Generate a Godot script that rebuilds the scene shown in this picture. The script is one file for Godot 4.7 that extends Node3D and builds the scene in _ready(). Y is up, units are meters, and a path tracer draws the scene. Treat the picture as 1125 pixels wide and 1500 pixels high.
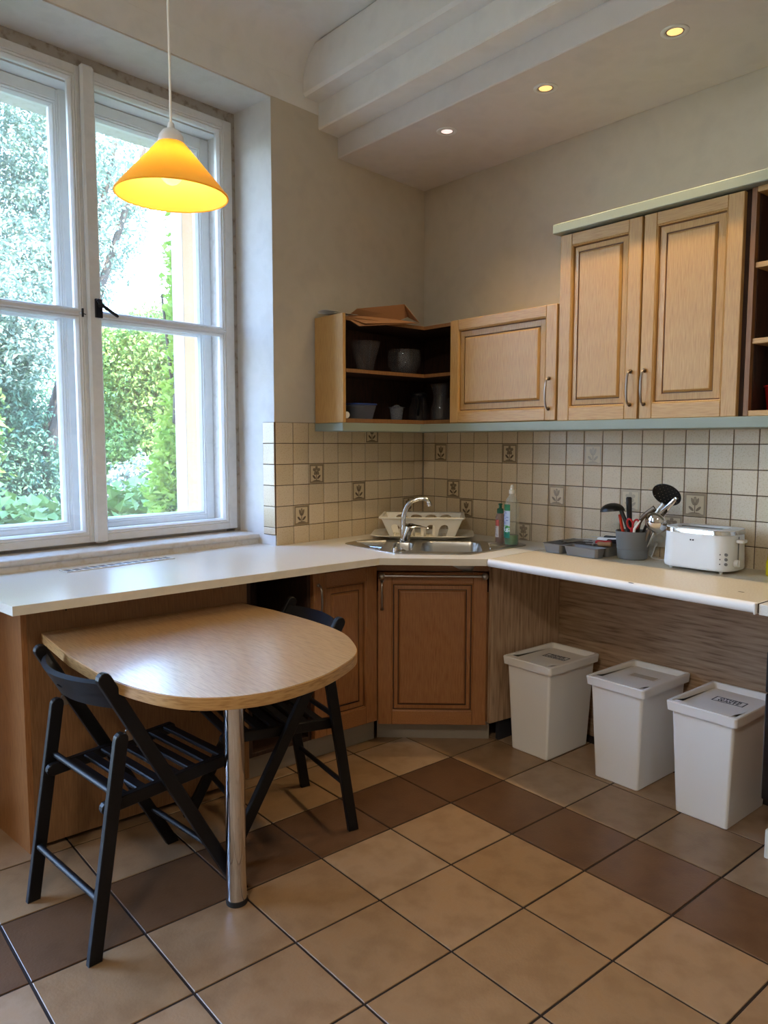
extends Node3D

# ---------------------------------------------------------------- mesh helpers
# G collects triangles (counter-clockwise seen from outside) and makes one mesh of them.
class G:
	var v := PackedVector3Array()
	var xf := Transform3D.IDENTITY
	func tri(a: Vector3, b: Vector3, c: Vector3) -> void:
		v.push_back(xf * a); v.push_back(xf * b); v.push_back(xf * c)
	func quad(a: Vector3, b: Vector3, c: Vector3, d: Vector3) -> void:
		tri(a, b, c); tri(a, c, d)
	func face(p: Array, out: Vector3) -> void:
		var n: Vector3 = (p[1] - p[0]).cross(p[2] - p[0])
		for i in range(1, p.size() - 1):
			if n.dot(out) >= 0.0:
				tri(p[0], p[i], p[i + 1])
			else:
				tri(p[0], p[i + 1], p[i])
	func box(c: Vector3, s: Vector3, b := 0.0, t := Transform3D.IDENTITY) -> void:
		var h := s * 0.5
		if b <= 0.0:
			for ax in 3:
				for sg in [-1.0, 1.0]:
					var u := (ax + 1) % 3
					var w := (ax + 2) % 3
					var q := []
					for k in [[-1, -1], [1, -1], [1, 1], [-1, 1]]:
						var p := Vector3.ZERO
						p[ax] = h[ax] * sg; p[u] = h[u] * k[0]; p[w] = h[w] * k[1]
						q.append(t * (c + p))
					var o := Vector3.ZERO
					o[ax] = sg
					face(q, t.basis * o)
			return
		b = minf(b, minf(h.x, minf(h.y, h.z)) * 0.95)
		for ax in 3:
			var u := (ax + 1) % 3
			var w := (ax + 2) % 3
			for sg in [-1.0, 1.0]:
				var q := []
				for k in [[-1, -1], [1, -1], [1, 1], [-1, 1]]:
					var p := Vector3.ZERO
					p[ax] = h[ax] * sg; p[u] = (h[u] - b) * k[0]; p[w] = (h[w] - b) * k[1]
					q.append(t * (c + p))
				var o := Vector3.ZERO
				o[ax] = sg
				face(q, t.basis * o)
			for su in [-1.0, 1.0]:
				for sw in [-1.0, 1.0]:
					var q := []
					for k in [[-1, 0], [1, 0], [1, 1], [-1, 1]]:
						var p := Vector3.ZERO
						p[ax] = (h[ax] - b) * k[0]
						p[u] = (h[u] - (b if k[1] else 0.0)) * su
						p[w] = (h[w] - (0.0 if k[1] else b)) * sw
						q.append(t * (c + p))
					var o := Vector3.ZERO
					o[u] = su; o[w] = sw
					face(q, t.basis * o)
		for sx in [-1.0, 1.0]:
			for sy in [-1.0, 1.0]:
				for sz in [-1.0, 1.0]:
					var q := []
					for ax in 3:
						var p := Vector3(sx * (h.x - b), sy * (h.y - b), sz * (h.z - b))
						p[ax] += b * [sx, sy, sz][ax]
						q.append(t * (c + p))
					face(q, t.basis * Vector3(sx, sy, sz))
	func box2(lo: Vector3, hi: Vector3, b := 0.0) -> void:
		box((lo + hi) * 0.5, (hi - lo).abs(), b)
	# rings of equal length joined by quads
	func loft(rings: Array, closed := true, cap0 := true, cap1 := true, flip := false) -> void:
		var n: int = rings[0].size()
		var ctr := []
		for r in rings:
			var m := Vector3.ZERO
			for p in r:
				m += p
			ctr.append(m / n)
		var sg := 0.0
		for i in rings.size() - 1:
			for j in (n if closed else n - 1):
				var a: Vector3 = rings[i][j]
				var b: Vector3 = rings[i][(j + 1) % n]
				var d: Vector3 = rings[i + 1][j]
				var nn := (b - a).cross(d - a)
				sg += nn.dot((a + b + d) / 3.0 - (ctr[i] + ctr[i + 1]) * 0.5)
		var rev := (sg < 0.0) != flip
		for i in rings.size() - 1:
			for j in (n if closed else n - 1):
				var a: Vector3 = rings[i][j]
				var b: Vector3 = rings[i][(j + 1) % n]
				var c: Vector3 = rings[i + 1][(j + 1) % n]
				var d: Vector3 = rings[i + 1][j]
				if rev:
					tri(a, c, b); tri(a, d, c)
				else:
					tri(a, b, c); tri(a, c, d)
		for e in 2:
			if (e == 0 and cap0) or (e == 1 and cap1):
				var r = rings[0] if e == 0 else rings[-1]
				var m: Vector3 = ctr[0] if e == 0 else ctr[-1]
				var away: Vector3 = ctr[0] - ctr[1] if e == 0 else ctr[-1] - ctr[-2]
				for j in n:
					face([m, r[j], r[(j + 1) % n]], away)
	func tube(path: Array, rad, seg := 10, caps := true) -> void:
		var rings := []
		var side := Vector3.ZERO
		for i in path.size():
			var d: Vector3 = (path[mini(i + 1, path.size() - 1)] - path[maxi(i - 1, 0)]).normalized()
			if side == Vector3.ZERO:
				side = d.cross(Vector3.UP if absf(d.y) < 0.9 else Vector3.RIGHT).normalized()
			side = (side - d * side.dot(d)).normalized()
			var up := d.cross(side)
			var r: float = rad[i] if rad is Array else rad
			var ring := []
			for k in seg:
				var a := TAU * k / seg
				ring.append(path[i] + (side * cos(a) + up * sin(a)) * r)
			rings.append(ring)
		loft(rings, true, caps, caps)
	func lathe(prof: Array, seg := 32, t := Transform3D.IDENTITY) -> void:
		for i in prof.size() - 1:
			for k in seg:
				var a0 := TAU * k / seg
				var a1 := TAU * (k + 1) / seg
				var p: Vector2 = prof[i]
				var q: Vector2 = prof[i + 1]
				var A := t * Vector3(p.x * cos(a0), p.y, p.x * sin(a0))
				var B := t * Vector3(p.x * cos(a1), p.y, p.x * sin(a1))
				var C := t * Vector3(q.x * cos(a1), q.y, q.x * sin(a1))
				var D := t * Vector3(q.x * cos(a0), q.y, q.x * sin(a0))
				if p.x > 1e-6:
					tri(A, C, B)
				if q.x > 1e-6:
					tri(A, D, C)
	# polygon (p, q) pushed along the third axis from d0 to d1
	func prism(poly: PackedVector2Array, d0: float, d1: float, t := Transform3D.IDENTITY, b := 0.0) -> void:
		var n := poly.size()
		var inn := poly
		if b > 0.0:
			inn = PackedVector2Array()
			var ccw := not Geometry2D.is_polygon_clockwise(poly)
			for i in n:
				var e0 := (poly[i] - poly[(i + n - 1) % n]).normalized()
				var e1 := (poly[(i + 1) % n] - poly[i]).normalized()
				var n0 := Vector2(-e0.y, e0.x)
				var n1 := Vector2(-e1.y, e1.x)
				var m := (n0 + n1)
				m = m / maxf(0.35, 1.0 + n0.dot(n1))
				inn.append(poly[i] + m * (b if ccw else -b))
		var lv := [[inn, d0], [poly, d0 + b], [poly, d1 - b], [inn, d1]] if b > 0.0 else [[poly, d0], [poly, d1]]
		var rings := []
		for l in lv:
			var r := []
			for p in l[0]:
				r.append(t * Vector3(p.x, p.y, l[1]))
			rings.append(r)
		loft(rings, true, false, false)
		var id := Geometry2D.triangulate_polygon(inn)
		var dz := t.basis.z
		for i in range(0, id.size(), 3):
			var a := inn[id[i]]
			var bb := inn[id[i + 1]]
			var c := inn[id[i + 2]]
			face([t * Vector3(a.x, a.y, d0), t * Vector3(bb.x, bb.y, d0), t * Vector3(c.x, c.y, d0)], -dz)
			face([t * Vector3(a.x, a.y, d1), t * Vector3(bb.x, bb.y, d1), t * Vector3(c.x, c.y, d1)], dz)
	# nested rectangles: [inset, z] steps in the XY plane, last one filled
	func panel(x0: float, y0: float, x1: float, y1: float, steps: Array, t := Transform3D.IDENTITY, fill := true) -> void:
		var rings := []
		for s in steps:
			rings.append([t * Vector3(x0 + s[0], y0 + s[0], s[1]), t * Vector3(x1 - s[0], y0 + s[0], s[1]), t * Vector3(x1 - s[0], y1 - s[0], s[1]), t * Vector3(x0 + s[0], y1 - s[0], s[1])])
		for i in rings.size() - 1:
			for j in 4:
				quad(rings[i][j], rings[i][(j + 1) % 4], rings[i + 1][(j + 1) % 4], rings[i + 1][j])
		if fill:
			var r = rings[-1]
			quad(r[0], r[1], r[2], r[3])
	func ball(c: Vector3, r: Vector3, seg := 16, rows := 10) -> void:
		var prof := []
		for i in rows + 1:
			var a := -PI / 2 + PI * i / rows
			prof.append(Vector2(cos(a) if i > 0 and i < rows else 0.0, sin(a)))
		lathe(prof, seg, Transform3D(Basis.from_scale(r), c))
	func mesh(angle := 35.0) -> ArrayMesh:
		var n := v.size()
		var out := PackedVector3Array()
		out.resize(n)
		var nor := PackedVector3Array()
		nor.resize(n)
		var fn := PackedVector3Array()
		var ar := PackedVector3Array()
		fn.resize(n / 3); ar.resize(n / 3)
		for i in n / 3:
			var x := (v[i * 3 + 1] - v[i * 3]).cross(v[i * 3 + 2] - v[i * 3])
			ar[i] = x
			fn[i] = x.normalized()
		var near := {}
		if angle > 0.0:
			for i in n:
				var k := Vector3i((v[i] * 20000.0).round())
				if near.has(k):
					near[k].append(i / 3)
				else:
					near[k] = [i / 3]
		var lim := cos(deg_to_rad(angle))
		for i in n / 3:
			for k in 3:
				var src := i * 3 + k
				var dst: int = i * 3 + [0, 2, 1][k]
				out[dst] = v[src]
				var m := fn[i]
				if angle > 0.0:
					m = Vector3.ZERO
					for f in near[Vector3i((v[src] * 20000.0).round())]:
						if fn[f].dot(fn[i]) > lim:
							m += ar[f]
					m = m.normalized() if m.length_squared() > 1e-24 else fn[i]
				nor[dst] = m
		var a := []
		a.resize(Mesh.ARRAY_MAX)
		a[Mesh.ARRAY_VERTEX] = out
		a[Mesh.ARRAY_NORMAL] = nor
		var am := ArrayMesh.new()
		am.add_surface_from_arrays(Mesh.PRIMITIVE_TRIANGLES, a)
		return am

# ---------------------------------------------------------------- scene helpers
var M := {}
var used := {}
var TH := 0.1254                        # the window wall is not square to the cabinet wall
var dA := Vector3(sin(0.1254), 0, cos(0.1254))
var nA := Vector3(cos(0.1254), 0, -sin(0.1254))
var WA := Transform3D(Basis(Vector3(sin(0.1254), 0, cos(0.1254)), Vector3.UP, Vector3(-cos(0.1254), 0, sin(0.1254))), Vector3.ZERO)   # x along the wall, z outwards

func numbered(called: String) -> String:
	if not used.has(called):
		used[called] = 0
		return called
	used[called] += 1
	return "%s_%03d" % [called, used[called]]

func tag(o: Node3D, label: String, category: String, group := "") -> Node3D:
	o.set_meta("label", label)
	o.set_meta("category", category)
	if group != "":
		o.set_meta("group", group)
	return o

func thing(called: String, label: String, category: String, at := Vector3.ZERO, turn := 0.0, group := "") -> Node3D:
	var o := Node3D.new()
	o.name = numbered(called)
	add_child(o, true)
	o.position = at
	o.rotation.y = turn
	return tag(o, label, category, group)

func put(called: String, m: Mesh, mat: Material, parent: Node3D = self) -> MeshInstance3D:
	var o := MeshInstance3D.new()
	o.name = numbered(called) if parent == self else called
	o.mesh = m
	o.material_override = mat
	o.cast_shadow = GeometryInstance3D.SHADOW_CASTING_SETTING_ON
	parent.add_child(o, true)
	return o

func obj(called: String, g: G, mat: Material, parent: Node3D = self, angle := 35.0) -> MeshInstance3D:
	return put(called, g.mesh(angle), mat, parent)

# the same for a shape given in world coordinates
func objw(called: String, g: G, mat: Material, parent: Node3D = self, angle := 35.0) -> MeshInstance3D:
	var t := Transform3D.IDENTITY
	var p: Node = parent
	while p != self and p is Node3D:
		t = p.transform * t
		p = p.get_parent()
	t = t.affine_inverse()
	for i in g.v.size():
		g.v[i] = t * g.v[i]
	return put(called, g.mesh(angle), mat, parent)

func struct(o: Node3D) -> Node3D:
	o.set_meta("kind", "structure")
	return o

func root(called: String, t := Transform3D.IDENTITY) -> Node3D:
	var o := Node3D.new()
	o.name = called
	add_child(o, true)
	o.transform = t
	return struct(o)

func V(x: float, y: float, z: float) -> Vector3:
	return Vector3(x, y, z)

func PA(s: float, h: float, n := 0.0) -> Vector3:      # point of the window wall: along it, height, into the room
	return dA * s + nA * n + Vector3(0, h, 0)

func rrect(x0: float, y0: float, x1: float, y1: float, r: float, k := 5) -> PackedVector2Array:
	var p := PackedVector2Array()
	for c in [[x1 - r, y1 - r, 0.0], [x0 + r, y1 - r, 0.25], [x0 + r, y0 + r, 0.5], [x1 - r, y0 + r, 0.75]]:
		for i in k + 1:
			var a: float = TAU * (c[2] + 0.25 * i / k)
			p.append(Vector2(c[0] + r * cos(a), c[1] + r * sin(a)))
	return p

func ring3(p: PackedVector2Array, y: float) -> Array:  # (x, z) outline at a height
	var r := []
	for q in p:
		r.append(Vector3(q.x, y, q.y))
	return r

func arc(a: Vector3, b: Vector3, bulge: Vector3, n := 10) -> Array:
	var p := []
	for i in n + 1:
		var t := float(i) / n
		p.append(a.lerp(b, t) + bulge * sin(PI * t))
	return p

func spline(pts: Array, n := 8) -> Array:
	var out := []
	for i in pts.size() - 1:
		var p0: Vector3 = pts[maxi(i - 1, 0)]
		var p3: Vector3 = pts[mini(i + 2, pts.size() - 1)]
		for k in n:
			out.append(pts[i].cubic_interpolate(pts[i + 1], p0, p3, float(k) / n))
	out.append(pts[-1])
	return out

const FLATY := Transform3D(Basis(Vector3(1, 0, 0), Vector3(0, 0, 1), Vector3(0, 1, 0)), Vector3.ZERO)   # prism in plan: (x, z) polygon, pushed up

# ---------------------------------------------------------------- materials
func noise_tex(seed_: int, freq: float, oct: int, cols: Array, normal := false, strength := 4.0, size := 512) -> NoiseTexture2D:
	var f := FastNoiseLite.new()
	f.seed = seed_
	f.noise_type = FastNoiseLite.TYPE_SIMPLEX_SMOOTH
	f.frequency = freq
	f.fractal_octaves = oct
	var t := NoiseTexture2D.new()
	t.width = size; t.height = size
	t.seamless = true
	t.noise = f
	if normal:
		t.as_normal_map = true
		t.bump_strength = strength
	elif cols.size():
		var g := Gradient.new()
		var off := PackedFloat32Array()
		var cc := PackedColorArray()
		for i in cols.size():
			off.append(float(i) / (cols.size() - 1) * 0.7 + 0.15)
			cc.append(cols[i])
		g.offsets = off
		g.colors = cc
		t.color_ramp = g
	return t

func mat(called: String, c: Color, rough := 0.6, metal := 0.0) -> StandardMaterial3D:
	var m := StandardMaterial3D.new()
	m.resource_name = called
	m.albedo_color = c
	m.roughness = rough
	m.metallic = metal
	M[called] = m
	return m

func tri_map(m: StandardMaterial3D, tex: Texture2D, scale: Vector3, world := false, bump: Texture2D = null, h := 0.1) -> StandardMaterial3D:
	if tex:
		m.albedo_texture = tex
	m.uv1_triplanar = true
	m.uv1_world_triplanar = world
	m.uv1_scale = scale
	m.uv1_triplanar_sharpness = 8.0
	if bump:
		m.heightmap_enabled = true
		m.heightmap_texture = bump
		m.heightmap_scale = h
	return m

func rgb(r: int, g: int, b: int) -> Color:
	return Color8(r, g, b)

func materials() -> void:
	var grain := noise_tex(3, 0.03, 5, [])
	var fine := noise_tex(5, 0.09, 4, [])
	var soft := noise_tex(8, 0.012, 4, [Color(0.972, 0.972, 0.972), Color(1, 1, 1), Color(0.985, 0.985, 0.98)])
	tri_map(mat("wall", rgb(206, 195, 176), 0.85), soft, V(0.8, 0.8, 0.8), true, fine, 0.03)
	tri_map(mat("white_paint", rgb(238, 235, 228), 0.85), soft, V(0.8, 0.8, 0.8), true, fine, 0.03)
	tri_map(mat("soffit", rgb(220, 213, 206), 0.85), soft, V(0.8, 0.8, 0.8), true, fine, 0.03)
	tri_map(mat("jamb", rgb(214, 209, 202), 0.8), soft, V(1.2, 1.2, 1.2), true, fine, 0.04)
	tri_map(mat("frame", rgb(226, 224, 220), 0.4), soft, V(2, 2, 2), false, fine, 0.01)
	tri_map(mat("old_frame", rgb(176, 168, 158), 0.6), noise_tex(9, 0.02, 5, [Color(0.8, 0.77, 0.73), Color(0.97, 0.96, 0.94), Color(1, 1, 1), Color(1, 1, 1)]), V(2, 2, 2), false)
	tri_map(mat("sill", rgb(214, 208, 200), 0.45), noise_tex(10, 0.02, 5, [Color(0.93, 0.91, 0.88), Color(1, 1, 1), Color(0.99, 0.98, 0.97)]), V(2, 2, 2), false)
	# wood
	var wc := [rgb(176, 131, 74), rgb(187, 143, 83), rgb(192, 149, 88), rgb(198, 157, 97)]
	var wt := noise_tex(21, 0.03, 5, wc)
	tri_map(mat("oak_v", Color.WHITE, 0.42), wt, V(11, 0.7, 11), true, grain, 0.02)
	tri_map(mat("oak_h", Color.WHITE, 0.42), wt, V(0.7, 11, 11), true, grain, 0.02)
	var bc := [rgb(136, 84, 42), rgb(149, 96, 51), rgb(156, 103, 57), rgb(164, 110, 63)]
	var bt := noise_tex(23, 0.03, 5, bc)
	tri_map(mat("brown_v", Color.WHITE, 0.42), bt, V(11, 0.7, 11), true, grain, 0.02)
	tri_map(mat("brown_h", Color.WHITE, 0.42), bt, V(0.7, 11, 11), true, grain, 0.02)
	var pc := [rgb(118, 78, 42), rgb(128, 87, 49), rgb(134, 93, 54), rgb(141, 99, 59)]
	tri_map(mat("panel_v", Color.WHITE, 0.5), noise_tex(25, 0.035, 5, pc), V(9, 0.5, 9), true)
	tri_map(mat("sonoma", Color.WHITE, 0.55), noise_tex(27, 0.02, 6, [rgb(136, 106, 78), rgb(168, 136, 104), rgb(180, 148, 116), rgb(190, 160, 127)]), V(0.4, 5.5, 5.5), true)
	tri_map(mat("sonoma_v", Color.WHITE, 0.55), noise_tex(27, 0.02, 6, [rgb(136, 106, 78), rgb(168, 136, 104), rgb(180, 148, 116), rgb(190, 160, 127)]), V(5.5, 0.4, 5.5), true)
	tri_map(mat("table_oak", Color.WHITE, 0.4), noise_tex(29, 0.03, 6, [rgb(164, 126, 84), rgb(182, 143, 98), rgb(190, 151, 105), rgb(196, 159, 113)]), V(0.7, 8, 9), true, noise_tex(31, 0.04, 5, []), 0.05)
	M.table_oak.metallic_specular = 1.0
	M.table_oak.clearcoat_enabled = true
	M.table_oak.clearcoat = 1.0
	M.table_oak.clearcoat_roughness = 0.24
	tri_map(mat("table_edge", Color.WHITE, 0.4), noise_tex(30, 0.03, 5, [rgb(150, 106, 56), rgb(178, 134, 80), rgb(188, 146, 92)]), V(1.2, 9, 1.2), true)
	tri_map(mat("shadowed_wood", Color.WHITE, 0.6), noise_tex(33, 0.03, 5, [rgb(40, 22, 14), rgb(58, 34, 22), rgb(66, 40, 26)]), V(5, 0.5, 5), true)  # near-black brown: the shade inside open units is put into the colour
	tri_map(mat("black_wood", rgb(17, 15, 16), 0.45), null, V(6, 6, 6), false, grain, 0.015)
	M.black_wood.metallic_specular = 0.35
	tri_map(mat("laminate", Color.WHITE, 0.28), noise_tex(35, 0.15, 3, [rgb(212, 205, 192), rgb(222, 216, 204), rgb(228, 223, 213)]), V(3, 3, 3), true)
	tri_map(mat("laminate_warm_lit", Color.WHITE, 0.33), noise_tex(36, 0.1, 4, [rgb(200, 184, 154), rgb(209, 195, 167), rgb(214, 202, 176)]), V(2, 2, 2), true)  # greyish cream laminate with the warm spot light put into its colour
	tri_map(mat("edge_cream", rgb(214, 204, 186), 0.4), soft, V(2, 2, 2), true)
	mat("edge_white", rgb(232, 226, 218), 0.4)
	mat("seam", rgb(36, 26, 20), 0.8)
	mat("sage", rgb(140, 147, 131), 0.5)
	mat("plinth", rgb(150, 136, 118), 0.5)
	mat("dark_grey_plinth", rgb(40, 40, 44), 0.7)  # very dark grey plinth colour
	# tiles
	var ft := noise_tex(41, 0.008, 6, [Color(0.925, 0.905, 0.88), Color(0.965, 0.955, 0.94), Color(1, 1, 1), Color(1.0, 0.985, 0.96)])
	var k := 0
	for c in [rgb(159, 129, 99), rgb(153, 122, 91), rgb(164, 136, 108), rgb(150, 119, 87)]:
		tri_map(mat("floor_%d" % k, c, 0.34), ft, V(1.9, 1.9, 1.9), true, fine, 0.03)
		k += 1
	for c in [rgb(101, 73, 51), rgb(94, 67, 46)]:
		tri_map(mat("floor_dark_%d" % (k - 4), c, 0.34), ft, V(1.9, 1.9, 1.9), true, fine, 0.03)
		k += 1
	mat("floor_grout", rgb(36, 24, 19), 0.9)
	var tt := noise_tex(43, 0.05, 4, [Color(0.93, 0.9, 0.86), Color(1, 1, 1), Color(0.98, 0.97, 0.95)])
	k = 0
	for c in [rgb(214, 194, 162), rgb(208, 188, 154), rgb(218, 199, 168)]:
		tri_map(mat("tile_%d" % k, c, 0.3), tt, V(4, 4, 4), true)
		k += 1
	mat("tile_grout", rgb(74, 52, 36), 0.9)
	# metals, plastics, glass
	mat("steel", rgb(178, 176, 172), 0.28, 1.0)
	mat("chrome", rgb(214, 212, 210), 0.07, 1.0)
	mat("nickel", rgb(150, 138, 126), 0.32, 1.0)
	mat("bronze", rgb(84, 70, 56), 0.4, 1.0)
	mat("white_plastic", rgb(228, 226, 220), 0.35)
	mat("cream_plastic", rgb(240, 235, 222), 0.4)
	mat("bin_plastic", rgb(240, 234, 224), 0.55)
	mat("grey_plastic", rgb(122, 122, 122), 0.55)
	mat("pot_grey", rgb(112, 112, 108), 0.75)
	mat("black_plastic", rgb(22, 21, 21), 0.35)
	mat("black_glass", rgb(10, 10, 11), 0.12)
	mat("red_plastic", rgb(178, 28, 24), 0.35)
	mat("orange_red", rgb(206, 58, 24), 0.35)
	mat("green_cap", rgb(10, 92, 62), 0.4)
	mat("iron", rgb(26, 28, 36), 0.45, 0.4)
	mat("paper_brown", rgb(150, 104, 66), 0.85)
	mat("paper_white", rgb(232, 230, 226), 0.8)
	mat("ink", rgb(34, 32, 40), 0.8)
	mat("faded", rgb(196, 182, 160), 0.8)
	mat("rubber", rgb(22, 22, 22), 0.8)
	mat("glaze", rgb(96, 62, 30), 0.6)
	mat("glaze_dark", rgb(58, 34, 16), 0.6)
	mat("dark_gap", rgb(16, 13, 12), 0.9)
	mat("wood_knife", rgb(170, 128, 82), 0.6)
	mat("pink", rgb(196, 120, 118), 0.5)
	mat("blue_lid", rgb(40, 70, 140), 0.4)
	var g := mat("glass", Color(1, 1, 1, 0.04), 0.0)
	g.transparency = BaseMaterial3D.TRANSPARENCY_ALPHA
	g = mat("ware_glass", Color(0.95, 0.97, 1, 0.015), 0.02)
	g.transparency = BaseMaterial3D.TRANSPARENCY_ALPHA
	g.metallic_specular = 0.3
	g = mat("frosted_tub", Color(0.7, 0.74, 0.82, 0.2), 0.4)
	g.transparency = BaseMaterial3D.TRANSPARENCY_ALPHA
	g = mat("clear_bottle", Color(0.86, 0.9, 0.84, 0.16), 0.12)
	g.transparency = BaseMaterial3D.TRANSPARENCY_ALPHA
	g = mat("pinkish_bottle", Color(0.6, 0.5, 0.48, 0.55), 0.2)
	g.transparency = BaseMaterial3D.TRANSPARENCY_ALPHA
	g = mat("soap", Color(0.02, 0.36, 0.1, 1.0), 0.15)
	g = mat("yellow_oil", rgb(196, 170, 20), 0.2)
	g = mat("shade_yellow", rgb(250, 188, 56), 0.3)
	g.backlight_enabled = true
	g.backlight = Color(0.8, 0.7, 0.4)
	g = mat("shade_inside", rgb(228, 200, 112), 0.4)
	g.backlight_enabled = true
	g.backlight = Color(0.8, 0.75, 0.5)
	g = mat("bulb", rgb(255, 246, 214), 0.4)
	g.emission_enabled = true
	g.emission = rgb(255, 232, 150)
	g.emission_energy_multiplier = 0.42
	g = mat("spot_glow", rgb(255, 236, 200), 0.4)
	g.emission_enabled = true
	g.emission = rgb(255, 196, 110)
	g.emission_energy_multiplier = 0.4
	g = mat("spot_cool", rgb(240, 232, 226), 0.4)
	g.emission_enabled = true
	g.emission = rgb(255, 226, 220)
	g.emission_energy_multiplier = 0.3
	g = mat("added_lamp_glow", rgb(255, 250, 240), 0.4)  # glow of the added lamp behind the camera
	g.emission_enabled = true
	g.emission = rgb(255, 238, 214)
	g.emission_energy_multiplier = 1.5
	# outside
	mat("peach", rgb(196, 150, 104), 0.85)
	mat("cream_render", rgb(196, 178, 156), 0.85)
	tri_map(mat("gravel", Color.WHITE, 0.9), noise_tex(51, 0.04, 4, [rgb(92, 94, 78), rgb(112, 112, 96), rgb(126, 124, 106)]), V(0.5, 0.5, 0.5), true)  # grey-green gravel ground, kept dull to cut green bounce into the room
	mat("bark", rgb(92, 80, 70), 0.9)
	for q in [["leaf_pale", rgb(160, 176, 158)], ["leaf_green", rgb(82, 124, 62)], ["leaf_lime", rgb(140, 164, 90)], ["leaf_deep", rgb(100, 138, 108)], ["leaf_silver", rgb(172, 186, 178)], ["leaf_lightened", rgb(196, 214, 104)]]:  # last leaf colour is lightened to stand for light on the climber
		var lm := mat(q[0], q[1], 0.55)
		lm.vertex_color_use_as_albedo = true
		lm.backlight_enabled = true
		lm.backlight = Color(0.6, 0.6, 0.6)

# ---------------------------------------------------------------- camera, sky, lights
func _ready() -> void:
	var cam := Camera3D.new()
	cam.name = "camera"
	var fw := Vector3(-0.76111, -0.09165, -0.64211).normalized()
	var rt := Vector3(0.64475, 0.00115, -0.76440).normalized()
	var up := rt.cross(fw).normalized()
	rt = fw.cross(up).normalized()
	cam.transform = Transform3D(Basis(rt, up, -fw), Vector3(3.2152, 1.3734, 3.0075))
	cam.fov = 67.84
	cam.near = 0.02
	cam.far = 400.0
	add_child(cam)
	cam.current = true

	var we := WorldEnvironment.new()
	we.name = "environment"
	var e := Environment.new()
	e.background_mode = Environment.BG_SKY
	var sm := ProceduralSkyMaterial.new()
	sm.sky_top_color = Color(0.50, 0.68, 0.95)
	sm.sky_horizon_color = Color(0.82, 0.92, 1.0)
	sm.sky_curve = 0.2
	sm.ground_bottom_color = Color(0.35, 0.42, 0.3)
	sm.ground_horizon_color = Color(0.82, 0.92, 1.0)
	sm.sky_energy_multiplier = 1.0
	var sky := Sky.new()
	sky.sky_material = sm
	e.sky = sky
	e.background_energy_multiplier = SKY
	e.tonemap_mode = Environment.TONE_MAPPER_LINEAR
	e.tonemap_exposure = EXPOSURE
	e.sdfgi_enabled = true
	e.ssao_enabled = true
	e.ssil_enabled = true
	we.environment = e
	add_child(we)

	var sun := DirectionalLight3D.new()        # over the roof, from behind the house: it lights the garden only
	sun.name = "sun"
	sun.light_energy = SUN
	sun.light_color = Color(1.0, 0.96, 0.88)
	sun.light_angular_distance = 1.0
	sun.shadow_enabled = true
	add_child(sun)
	sun.look_at_from_position(V(10, 12, 7), V(0, 0, 3.5))
	seed(7)
	materials()
	room()
	window()
	wall_tiles()
	floor_tiles()
	base_units()
	worktops()
	wall_units()
	table()
	chairs()
	bins()
	sink_things()
	counter_things()
	shelf_things()
	lamps()
	garden()

const EXPOSURE := 3.2
const SKY := 7.0
const SUN := 2.4

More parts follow.
